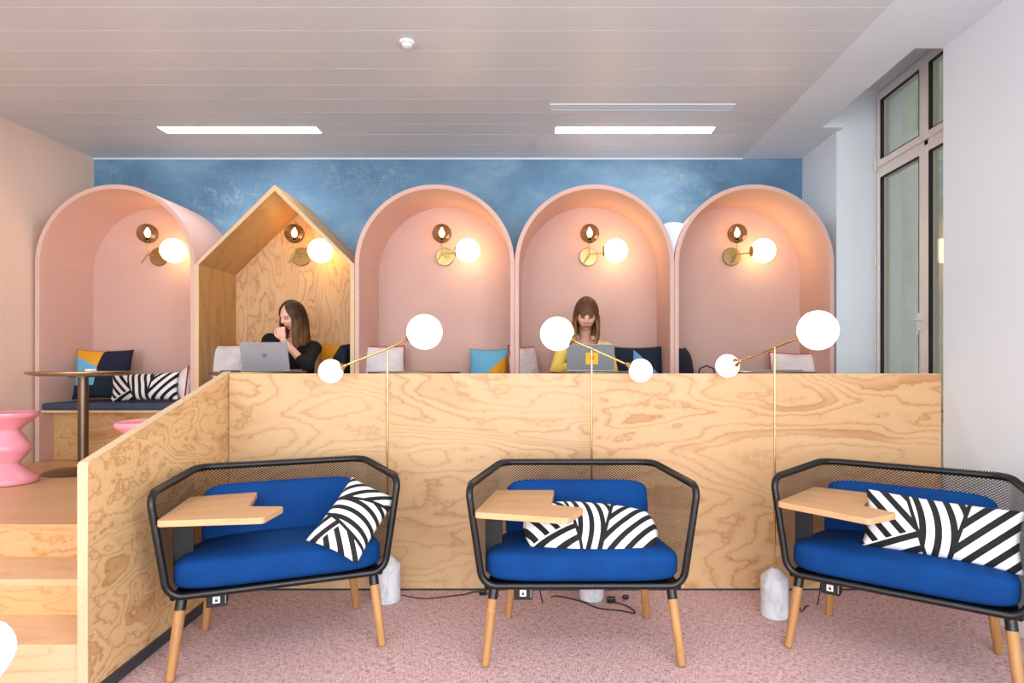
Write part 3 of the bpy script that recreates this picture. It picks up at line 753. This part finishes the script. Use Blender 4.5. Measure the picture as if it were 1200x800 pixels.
    tray = [(-.492,-.01),(-.075,-.12),(.008,.075),(-.145,.138),(-.125,.475),(-.432,.475)]
    tp = fillet([(x,y,0) for x,y in tray], [.02,.02,.02,.012,.02,.02], 4, closed=True)
    MB().prism([(p.x,p.y) for p in tp], .672, .700).build('writing_tray', M['oak'], t, bevel=.003, local=True)
    MB().box(-.462,-.380,.20,.215,.36,.6715).build('tray_support', M['blackmesh'], t, bevel=.003, local=True)
    # power outlet under the seat
    o = MB().box(-.318,-.234,.10,.17,.262,.3395).build('power_outlet', M['blackmesh'], t, bevel=.004, local=True)
    MB().box(-.292,-.262,.0975,.1005,.280,.310).build('socket_tile', M['whitegloss'], o, bevel=.001, local=True)
    g = MB(); g.box(-.2825,-.2715,.0965,.0976,.287,.297); g.tube([(-.281,.0970,.297),(-.281,.0970,.302),(-.277,.0970,.304),(-.273,.0970,.302),(-.273,.0970,.297)], .0011, 4)
    g.build('socket_symbol', M['black'], o, local=True)
    MB().box(-.242,-.238,.0985,.101,.275,.325).build('socket_edge', M['silver'], o, local=True)
    return t
ch = armchair()
CH = [((-1.198, 2.80, 0), math.radians(22.3), 'blue cushioned armchair with black mesh back at left, beside the slanted plywood wing'),
      ((.173, 2.77, 0), 0, 'middle of the three blue armchairs, facing straight out, striped cushion under its tray'),
      ((1.523, 2.69, 0), math.radians(-36.5), 'blue armchair at the right edge, angled beside the white wall')]
for i, (l, r, lab) in enumerate(CH):
    if i == 0: ch.location = l; ch.rotation_euler = (0,0,r); ch['label'] = lab
    else: dup(ch, l, r, lab)
def on_chair(i, x, y, z):
    l, r, _ = CH[i]; c, s = math.cos(r), math.sin(r); return (l[0]+c*x-s*y, l[1]+s*x+c*y, z)
GS = 'black and white striped cushions on the armchairs'
cushion('striped_cushion', P1(415, 607, 2.97), .40, .26, .13, M['stripe'], 'black and white striped cushion leaning in the right corner of the left armchair', group=GS, axes=((.30,.76,.60),(.89,-.05,-.42)))
cushion('striped_cushion', P1(692, 619, 2.96), .56, .24, .16, M['stripe'], 'black and white striped cushion slumped under the tray of the middle armchair', rz=.0, ry=.07, rx=-.85, group=GS, pinch=-.16)
cushion('striped_cushion', P1(1101, 620, 2.74), .61, .265, .14, M['stripe3'], 'long black and white striped cushion across the right armchair', rz=CH[2][1]+.05, ry=.05, rx=-.30, group=GS)

# ============================================================ FLOOR LAMPS
def floor_lamp(X, Y, big, small, label):
    t = thing('floor_lamp', (X, Y, 0), label, 'floor lamp', 'brass floor lamps with two opal globes behind the armchairs')
    J = Vector((X, Y, 1.452))
    MB().lathe([(.0001,.001),(.068,.001),(.072,.006),(.0725,.205),(.070,.213),(.026,.255),(.022,.260),(.0001,.260)], (X,Y,0), 40, cap=False).build('base', M['concrete'], t, smooth=35)
    MB().tube([(X,Y,.258), J], .0058, 12).build('pole', M['brass'], t, smooth=60)
    MB().lathe([(.0085,.258),(.0085,.285),(.0058,.288)], (X,Y,0), 16).build('collar', M['brass'], t, smooth=40)
    big, small = Vector(big), Vector(small)
    d = (big-small).normalized()
    off = J-(small+d*(J-small).dot(d)); # keep bar passing the pole head
    mid = J
    d1 = (big-J).normalized(); d2 = (small-J).normalized()
    e1 = big-d1*.135; e2 = small-d2*.10
    MB().tube([e2, J, e1], .0062, 12).build('arm', M['brass'], t, smooth=60)
    MB().sphere(J, .010, 14, 8).build('joint', M['brass'], t, smooth=180)
    for c, r, dd, L_ in ((big, .1005, d1, .045), (small, .0675, d2, .036)):
        g = MB().sphere(c, r, 40, 22).build('opal_globe', M['globe'], t, smooth=180)
        k = r*.42
        MB().lathe([(.0066,-L_-r*.86),(.011,-L_*.6-r*.86),(k,-r*.885),(k+.002,-r*.88),(k-.003,-r*.87)], c, 28, axis=dd, cap=False).build('globe_socket', M['brass'], t, smooth=40)
floor_lamp(-.908, 3.54, (-.688,3.50,1.546), (-1.222,3.50,1.323), 'brass floor lamp between left and middle armchairs, big globe at upper right')
floor_lamp(.270, 3.575, (.0704,3.62,1.541), (.548,3.53,1.326), 'brass floor lamp behind the middle armchair, big globe at upper left')
floor_lamp(1.243, 3.33, (1.3855,3.125,1.535), (1.064,3.588,1.352), 'brass floor lamp beside the right armchair, biggest-looking globe near the window')

# ============================================================ CABLES
def cable(pts, label, r=.0035, plugs=()):
    P = [Vector(p) for p in pts]; out = []
    for i in range(len(P)-1):
        p0, p1, p2, p3 = P[max(i-1,0)], P[i], P[i+1], P[min(i+2,len(P)-1)]
        for k in range(6):
            u = k/6; out.append(.5*((2*p1)+(p2-p0)*u+(2*p0-5*p1+4*p2-p3)*u*u+(3*p1-p0-3*p2+p3)*u**3))
    out.append(P[-1])
    t = thing('power_cable', tuple(P[0]), label, 'cable')
    MB().tube(out, r, 6).build('cord', M['cable'], t, smooth=180)
    for (x, y, s) in plugs:
        MB().box(x-s, x+s, y-s*.6, y+s*.6, .002, s*1.4).build('plug', M['black'], t, bevel=.006)
fl = lambda x, y, z=.005: ((x-PX)*(H*F/(y-PY))/F, H*F/(y-PY), z)
cable([fl(470,703,.03), fl(495,702), fl(520,700), fl(545,697), fl(562,694), fl(600,703), fl(612,712,.2)], 'black cable on the carpet from the left lamp base to the middle armchair', plugs=[(fl(566,697)[0], fl(566,697)[1], .022)])
cable([fl(628,705,.25), fl(636,706), fl(650,699), fl(680,705), fl(700,713), fl(725,716), fl(744,719), fl(735,711), fl(715,705)], 'black cable loop and adapters on the carpet under the middle armchair', plugs=[(fl(716,706)[0], fl(716,706)[1], .024), (fl(733,702)[0], fl(733,702)[1], .018)])
cable([fl(930,690,.10), fl(938,716), fl(945,711), fl(958,708), fl(964,700,.2)], 'thin black cable dangling from the socket of the right armchair to the carpet')
cable([fl(985,703,.14), fl(1000,698,.05), fl(1030,695), fl(1060,700)], 'black cable on the carpet behind the right armchair')

# ============================================================ WHITE SHELL CHAIR (lower left corner)
def shell_chair():
    t = thing('shell_chair', (-1.590, 1.39, 0), 'white plastic shell chair cut off by the lower left corner', 'chair')
    vs = []; fs = []; nu, nv = 24, 30; prof = [(.20,.44),(.10,.425),(0,.42),(-.10,.425),(-.17,.45),(-.205,.50),(-.225,.55),(-.24,.60),(-.248,.65),(-.252,.705)]
    prof = fillet([(0,a,b_) for a,b_ in prof], .03, 3)
    den = []
    for q in range(len(prof)-1): den += [prof[q].lerp(prof[q+1], e/3) for e in range(3)]
    prof = den+[prof[-1]]; m = len(prof)
    for j, p in enumerate(prof):
        k = j/(m-1); z = p.z
        if p.y > -.15: wdt = .225
        elif z > .62: wdt = .148+math.sqrt(max(1e-5, .085**2-(z-.62)**2))
        else: wdt = .233-.055*min(1, max(0, (.62-z)/.10))**1.5+.045*max(0, (.50-z)/.05)
        for i in range(nu+1):
            u = -1+2*i/nu; cur = .05*abs(u)**2.5
            vs.append((u*wdt, p.y+cur*(1 if k > .45 else 0), p.z+cur*(1.2 if k < .5 else 0)))
    for j in range(m-1):
        for i in range(nu): a = j*(nu+1)+i; fs.append((a, a+1, a+nu+2, a+nu+1))
    R = Matrix.Translation((-1.590, 1.39, 0))@Matrix.Rotation(math.radians(188), 4, 'Z')
    b = MB().add(vs, fs); b.xf(R); o = b.build('seat_shell', M['whitegloss'], t, smooth=180)
    s = o.modifiers.new('s', 'SOLIDIFY'); s.thickness = .008
    for sx_ in (-1, 1):
        for sy_ in (-1, 1):
            MB().tube([(sx_*.12, sy_*.10, .418), (sx_*.22, sy_*.20, .002)], [.014, .010], 12).xf(R).build('leg', M['leg'], t, smooth=60)
    return t
shell_chair()

# ============================================================ LAPTOPS AND SMALL THINGS
def laptop(cx, yh, zt_, w_, lid, lean, label, rz=0, sticker=None, logo=False):
    t = thing('laptop', (cx, yh, zt_), label, 'laptop')
    R = Matrix.Translation((cx,yh,zt_))@Matrix.Rotation(rz, 4, 'Z')@Matrix.Translation((-cx,-yh,-zt_))
    b_ = MB().box(cx-w_/2, cx+w_/2, yh, yh+.225, zt_+.002, zt_+.013).xf(R).build('keyboard_base', M['silver'], t, bevel=.003)
    MB().box(cx-w_/2+.02, cx+w_/2-.02, yh+.03, yh+.12, zt_+.013, zt_+.0145).xf(R).build('keyboard', M['black'], b_)
    a = math.atan2(lean, lid)
    L = R@Matrix.Translation((cx, yh, zt_+.012))@Matrix.Rotation(a, 4, 'X')
    l_ = MB().box(-w_/2, w_/2, -.004, .003, 0, lid).xf(L).build('lid', M['silver'], t, bevel=.003)
    MB().box(-w_/2+.008, w_/2-.008, .003, .0036, .01, lid-.008).xf(L).build('screen', M['black'], l_)
    if logo:
        g = MB()
        for k in range(4): g.add([(-.017+k*.009, -.0048, .122-.0*k), (-.013+k*.009, -.0048, .122), (-.019+k*.009, -.0048, .096+.004*(k%2)), (-.023+k*.009, -.0048, .096+.004*(k%2))], [(0,1,2,3)])
        g.xf(L@Matrix.Translation((0.006,0,0))).build('logo', M['black'], l_)
    if sticker:
        x0, x1, z0, z1 = sticker
        s_ = MB().box(x0, x1, -.0055, -.0041, z0, z1).xf(L).build('sticker', M['sticker'], l_)
        mx, mz = (x0+x1)/2, (z0+z1)/2
        MB().sphere((mx, -.0056, mz+.006), .02, 16, 8, (.7,.03,1.0)).xf(L).build('sticker_print', M['orange'], l_)
laptop(-2.038, 4.49, 1.3065, .346, .207, .055, 'silver laptop with small dark logo in front of the person in black', logo=True)
laptop(.330, 4.49, 1.3065, .345, .200, .075, 'silver laptop with a yellow sticker in front of the person in yellow', rz=-.06, sticker=(-.035,.055,.045,.135))
tag(MB().box(-2.33, -2.245, 4.40, 4.53, 1.3065, 1.3145).build('mobile_phone', M['black'], bevel=.003), 'black phone lying on the table left of the laptop in the house booth', 'phone')
tag(MB().box(1.40, 1.51, 4.50, 4.64, 1.3065, 1.3105).xf(Matrix.Identity(4)).build('paper_sheet', M['whitegloss']), 'white paper sheet on the rightmost table', 'paper')
tag(MB().box(1.56, 1.94, 4.62, 4.80, 1.3065, 1.3175).build('closed_notebook', M['silver'], bevel=.003), 'flat pale grey closed laptop or folder on the rightmost table', 'folder')
hb = thing('handbag', (1.40, 5.33, 1.041), 'small black handbag on the bench beside the plain navy cushion in the rightmost booth', 'handbag')
MB().box(1.29, 1.51, 5.27, 5.39, 1.0415, 1.27).build('bag_body', M['blacktop'], hb, bevel=.03)
MB().tube([(1.33,5.33,1.26),(1.34,5.33,1.32),(1.40,5.33,1.345),(1.46,5.33,1.32),(1.47,5.33,1.26)], .007, 8).build('handle', M['black'], hb, smooth=60)
tag(MB().prism([(-3.30,4.40),(-3.25,4.39),(-3.24,4.44),(-3.29,4.45)], 1.3065, 1.327).build('napkin', M['whitegloss'], bevel=.004), 'small folded white napkin on the leftmost table', 'napkin')

# ============================================================ PEOPLE
def limb(b, pts, rad, n=14, side=None, flat=1.0):
    P = [Vector(p) for p in pts]; out = []; R_ = []
    for i in range(len(P)-1):
        for k in range(4):
            u = k/4; out.append(P[i].lerp(P[i+1], u)); R_.append(rad[i]*(1-u)+rad[i+1]*u)
    out.append(P[-1]); R_.append(rad[-1]); b.tube(out, R_, n)
    for p, r in zip(P, rad): b.sphere(p, r*.995, 12, 8)
def loft(b, secs, n=28):       # secs (centre, rx, ry) horizontal ellipses
    vs = []
    for c, rx, ry in secs:
        for k in range(n):
            a = 2*PI*k/n; sg = lambda x: math.copysign(abs(x)**.85, x)
            vs.append((c[0]+rx*sg(math.cos(a)), c[1]+ry*sg(math.sin(a)), c[2]))
    fs = [(i*n+k, i*n+(k+1)%n, (i+1)*n+(k+1)%n, (i+1)*n+k) for i in range(len(secs)-1) for k in range(n)]
    fs += [tuple(range(n-1,-1,-1)), tuple(range((len(secs)-1)*n, len(secs)*n))]
    b.add(vs, fs)
def head_mesh(b, Mx):
    """head in its own frame: face towards -y, centre of skull at origin, ~0.225 tall"""
    k = len(b.v); b.sphere((0,0,0), 1.0, 56, 44)
    ss = lambda a, c, w_: math.exp(-((a-c)/w_)**2)
    for i in range(k, len(b.v)):
        x, y, z = b.v[i]
        X, Y, Z = x*.074, y*.094, z*.113
        low = max(0, -z-.05)
        X *= 1-.38*low**1.3; 
        if y < 0: Y *= 1-.10*low
        else: Y *= 1-.45*low
        if y < 0:
            fx = X/.074
            Y -= .022*ss(z, -.14, .13)*ss(fx, 0, .17) + .010*ss(z, .05, .15)*ss(fx, 0, .13)      # nose
            Y += .012*ss(z, .05, .13)*(ss(fx, .42, .2)+ss(fx, -.42, .2))                           # eye sockets
            Y -= .006*ss(z, .24, .09)*ss(fx, 0, .6)
            Y -= .007*ss(z, -.46, .07)*ss(fx, 0, .28) + .006*ss(z, -.56, .06)*ss(fx, 0, .22)
            Y -= .010*ss(z, -.84, .14)*ss(fx, 0, .35)
            Y -= .004*ss(z, -.25, .2)*(ss(fx, .55, .2)+ss(fx, -.55, .2))
        b.v[i] = tuple(Mx@Vector((X, Y, Z)))
    for s in (-1, 1):       # ears
        k = len(b.v); b.sphere((0,0,0), 1, 12, 8)
        for i in range(k, len(b.v)):
            x, y, z = b.v[i]; b.v[i] = tuple(Mx@Vector((s*.074+x*.010, .008+y*.018, -.012+z*.031)))
def hand_mesh(b, wrist, direc, palmn, scale=1.0, curl=.5, side=1):
    """palm plus four unequal bent fingers and a side thumb"""
    w_ = Vector(wrist); d = Vector(direc).normalized(); n = Vector(palmn); n = (n-d*n.dot(d)).normalized(); s = d.cross(n)*side
    k = len(b.v); b.sphere((0,0,0), 1, 16, 12)
    for i in range(k, len(b.v)):
        x, y, z = b.v[i]; b.v[i] = tuple(w_+d*(.045+x*.052)*scale+s*(y*.038)*scale+n*(z*.014)*scale)
    for f, (o, L) in enumerate(((.030,.066),(.010,.076),(-.010,.070),(-.029,.056))):
        p = w_+(d*.083+s*o)*scale; pts = [p-d*.02*scale, p]; a = 0; dd = d
        for q in range(3):
            a += curl*(.7 if q == 0 else 1.0); dd = d*math.cos(a)+n*math.sin(a); p = p+dd*L*(.42, .32, .26)[q]*scale; pts.append(p)
        limb(b, pts, [.009*scale,.0088*scale,.0082*scale,.0075*scale,.0062*scale], 10)
    p = w_+(d*.025+s*.030)*scale; t1 = p+(d*.028+s*.022+n*.010)*scale; t2 = t1+(d*.028+s*.004+n*.014)*scale; t3 = t2+(d*.020-s*.002+n*.012)*scale
    limb(b, [p, t1, t2, t3], [.013*scale,.0105*scale,.0095*scale,.007*scale], 10)
def fuse(b, name, mats, parent, vox, smooth_it=4):
    me = bpy.data.meshes.new('tmp'); me.from_pydata([tuple(Vector(p)-Vector(parent['_w'])) for p in b.v], [], b.f)
    o = bpy.data.objects.new(name, me); COL.objects.link(o)
    r = o.modifiers.new('r', 'REMESH'); r.mode = 'VOXEL'; r.voxel_size = vox
    s = o.modifiers.new('s', 'SMOOTH'); s.iterations = smooth_it; s.factor = .5
    dg = bpy.context.evaluated_depsgraph_get(); m2 = bpy.data.meshes.new_from_object(o.evaluated_get(dg))
    o.modifiers.clear(); o.data = m2; m2.name = name; m2.materials.clear()
    for m in (mats if isinstance(mats, (list, tuple)) else [mats]): m2.materials.append(m)
    for p in m2.polygons: p.use_smooth = True
    o.parent = parent; o['_w'] = parent['_w']; return o
def person(label, hs, head_c, yaw, pitch, roll, neck, chest, pelvis, sh, el, wr, hand_dirs, top_mat, sleeve_to, hair_m, bangs, hair_len, curls, neckline, part_side=0):
    t = thing('person', (pelvis[0], pelvis[1], 1.04), label, 'person')
    Mh = Matrix.Translation(head_c)@Euler((pitch, roll, yaw), 'ZYX').to_matrix().to_4x4() if False else Matrix.Translation(head_c)@Matrix.Rotation(yaw, 4, 'Z')@Matrix.Rotation(roll, 4, 'Y')@Matrix.Rotation(pitch, 4, 'X')@Matrix.Scale(hs, 4)
    b = MB(); head_mesh(b, Mh)
    skull = Mh@Vector((0,.028,-.06))
    limb(b, [Vector(neck)+Vector((0,.01,-.05)), neck, skull], [.060, .050, .050])
    def torso(b, g):
        P, Cc, N = Vector(pelvis), Vector(chest), Vector(neck); w_ = abs(sh[1][0]-sh[0][0])/2
        loft(b, [(P+Vector((0,.0,-.085)), .12+g, .09+g), (P+Vector((0,0,-.06)), .165+g, .12+g), (P, .165+g, .12+g), (P.lerp(Cc,.4), .130+g, .098+g), (P.lerp(Cc,.8), .145+g, .105+g), (Cc, .155+g, .110+g),
                 (Cc.lerp(N,.35), .160+g, .104+g), (Cc.lerp(N,.62), .145+g, .085+g), (Cc.lerp(N,.82), .105+g, .066+g), (N+Vector((0,0,-.01)), .058+g, .055+g)])
        for s_ in (0, 1): limb(b, [Vector(neck)+Vector((0,.01,-.075)), Vector(sh[s_])], [.050+g, .056+g])
        c = Cc.lerp(N, .05)
        for s_ in (-1, 1): b.sphere((c.x+s_*.07, c.y-.085, c.z-.005), .058+g, 16, 12)
    torso(b, 0)
    for s_ in (0, 1):
        limb(b, [sh[s_], el[s_], wr[s_]], [.048, .037, .024])
        hd, pn = hand_dirs[s_]; hand_mesh(b, wr[s_], hd, pn, .95, curls[s_], -1 if s_ == 0 else 1)
    for s_ in (-1, 1):
        hip = Vector(pelvis)+Vector((s_*.085, -.02, -.02)); knee = Vector(pelvis)+Vector((s_*.10, -.42, .0)); ank = Vector((knee.x, knee.y+.02, ZP+.085))
        limb(b, [hip, knee, ank], [.082, .056, .038]); limb(b, [ank, ank+Vector((0,-.13,-.05))], [.036, .028])
    body = fuse(b, 'body', [M['skin'], M['lips'], M['eyes']], t, .0048, 3)
    inv = Mh.inverted(); o0 = Vector(t['_w'])
    for p in body.data.polygons:
        q = inv@(Vector(p.center)+o0)
        if q.y < -.05:
            if abs(q.z+.058) < .0085 and abs(q.x) < .021: p.material_index = 1
            elif abs(q.z-.006) < .005 and .016 < abs(q.x) < .044: p.material_index = 2
            elif abs(q.z-.026) < .003 and .014 < abs(q.x) < .048: p.material_index = 2
    # clothing: same skeleton, a little thicker
    b = MB(); torso(b, .013)
    for s_ in (0, 1):
        e_, w_ = Vector(el[s_]), Vector(wr[s_]); k = sleeve_to[s_]
        limb(b, [Vector(sh[s_])+Vector((0,0,.002)), e_, e_.lerp(w_, k)], [.060, .050, .036+(1-k)*.012])
    top = fuse(b, 'knit_top', top_mat, t, .006, 4)
    # open the neckline: drop faces around the neck root
    bm = bmesh.new(); bm.from_mesh(top.data); nk = Vector(neck)-o0
    kill = [f for f in bm.faces if ((f.calc_center_median()-nk-Vector((0,-.035,neckline[2]))).x/neckline[0])**2+((f.calc_center_median()-nk-Vector((0,-.035,neckline[2]))).z/neckline[1])**2 < 1 and (f.calc_center_median()-nk).y < .03 or ((f.calc_center_median()-nk).z > -.012 and (f.calc_center_median()-nk).xy.length < .085)]
    bmesh.ops.delete(bm, geom=kill, context='FACES'); bm.to_mesh(top.data); bm.free()
    # trousers
    b = MB()
    P = Vector(pelvis); loft(b, [(P+Vector((0,0,-.088)), .13, .10), (P+Vector((0,0,-.05)), .18, .135), (P+Vector((0,0,.03)), .178, .133)])
    for s_ in (-1, 1):
        hip = P+Vector((s_*.085, -.02, -.012)); knee = P+Vector((s_*.10, -.42, .0)); ank = Vector((knee.x, knee.y+.02, ZP+.11))
        limb(b, [hip, knee, ank], [.088, .066, .050])
    fuse(b, 'trousers', M['denim'], t, .010, 3)
    for s_ in (-1, 1):
        a = Vector((P.x+s_*.10, P.y-.40, ZP+.002))
        MB().sphere((a.x, a.y-.05, ZP+.040), 1, 20, 12, (.042,.125,.038)).build('shoe', M['black'], t, smooth=180)
    # hair: crown cap flowing down into a curtain round the back and sides
    b = MB(); nphi, nv = 72, 30; vs = []; fs = []
    front = math.radians(52)
    for j in range(nv+1):
        for i in range(nphi+1):
            phi = -PI+front*.9+(2*PI-2*front*.9)*i/nphi if False else None
            u = i/nphi; a0 = front; ang = -PI/2+a0+(2*PI-2*a0)*u      # angle in xy plane; -90deg is the face
            k = j/nv
            if k < .45:
                th_ = (k/.45)*PI/2
                # near the crown the cap closes over the front too
                aa = -PI/2+(a0*(k/.45)**1.0)*1.0+(2*PI-2*a0*(k/.45)**1.0)*u
                wv_ = 1+.012*math.sin(aa*37)+.010*math.sin(aa*17+1)
                p = Vector((.083*math.sin(th_)*math.cos(aa)*wv_, .104*math.sin(th_)*math.sin(aa)*wv_+.004, .124*math.cos(th_)))
                p = Mh@p
            else:
                kk = (k-.45)/.55; L = hair_len*(1+.03*math.sin(ang*13)+.05*noise.noise(Vector((ang*3,0,0))))
                wv_ = 1+.022*math.sin(ang*37)+.022*math.sin(ang*17+1+kk)
                fl_ = 1+.16*math.sin(kk*PI*.75)+.03*math.sin(kk*9+ang*5)
                base_ = Mh@Vector((.083*math.cos(ang)*wv_, .104*math.sin(ang)*wv_+.004, 0))
                c = Mh@Vector((0, .004, 0)); r = base_-c
                p = c+Vector((r.x*fl_, r.y*fl_+.02*kk, r.z))+Vector((0,.02*kk,-L*kk))
                # side locks fall in towards the neck and chest
                if math.sin(ang) < .2: p.x += (c.x-p.x)*.16*kk*kk
            vs.append(p)
    for j in range(nv):
        for i in range(nphi): a = j*(nphi+1)+i; fs.append((a, a+nphi+1, a+nphi+2, a+1))
    b.add(vs, fs)
    if bangs:
        vs = []; fs = []; n1, n2 = 30, 10
        for j in range(n2+1):
            for i in range(n1+1):
                ang = -PI/2-math.radians(60)+math.radians(120)*i/n1; th_ = math.radians(22)+math.radians(50+5*math.sin(ang*9))*j/n2
                r_ = 1+.02*math.sin(ang*41)+.03*(j/n2)
                vs.append(Mh@Vector((.084*math.sin(th_)*math.cos(ang)*r_, .106*math.sin(th_)*math.sin(ang)*r_, .125*math.cos(th_)-.006*(j/n2)**2)))
        for j in range(n2):
            for i in range(n1): a = j*(n1+1)+i; fs.append((a, a+n1+1, a+n1+2, a+1))
        b.add(vs, fs)
    h = b.build('hair', hair_m, t, smooth=180)
    s = h.modifiers.new('s', 'SOLIDIFY'); s.thickness = .014; s.offset = -.2
    return t, Mh
h1 = m_hair('brown_hair', lin(70,44,26), lin(146,102,58), .42, .72)
h2 = m_hair('fair_brown_hair', lin(92,58,34), lin(178,130,84), .48, .74)
# person in the house booth: black top, chin on hand
p1, M1 = person('person in black top with long brown hair, hand on chin, seated in the house booth', 1.06,
    (-2.085, 5.07, 1.755), math.radians(-30), math.radians(22), math.radians(6),
    (-2.115, 5.19, 1.590), (-2.15, 5.27, 1.40), (-2.16, 5.36, 1.135),
    [(-2.330, 5.20, 1.555), (-1.965, 5.21, 1.490)], [(-2.40, 5.04, 1.30), (-1.915, 4.93, 1.345)], [(-2.31, 4.84, 1.345), (-2.090, 4.89, 1.555)],
    [((.35,-1,-.05), (0,0,-1)), ((-.25,.02,1), (-.1,1,.1))], M['blacktop'], [.85, .25], h1, False, .235, [.25, 1.05], (.075, .065, -.045))
MB().tube([(-2.076,4.893,1.532), (-2.083,4.891,1.545)], .031, 20).build('bracelet', M['cuff'], p1, smooth=40)
# person in the fourth booth: yellow top, fringe
p2, M2 = person('person in a yellow top with straight brown hair and fringe, looking down at a laptop', 1.14,
    (.326, 4.89, 1.755), 0, math.radians(27), math.radians(2),
    (.325, 5.04, 1.572), (.325, 5.17, 1.38), (.33, 5.36, 1.135),
    [(.145, 5.08, 1.478), (.505, 5.09, 1.478)], [(.085, 4.98, 1.30), (.545, 5.00, 1.29)], [(.20, 4.78, 1.345), (.44, 4.80, 1.345)],
    [((.35,-1,-.05), (0,0,-1)), ((-.35,-1,-.05), (0,0,-1))], M['yellowtop'], [.88, .88], h2, True, .205, [.25, .25], (.085, .085, -.06))

for o in bpy.data.objects:
    if '_w' in o: del o['_w']
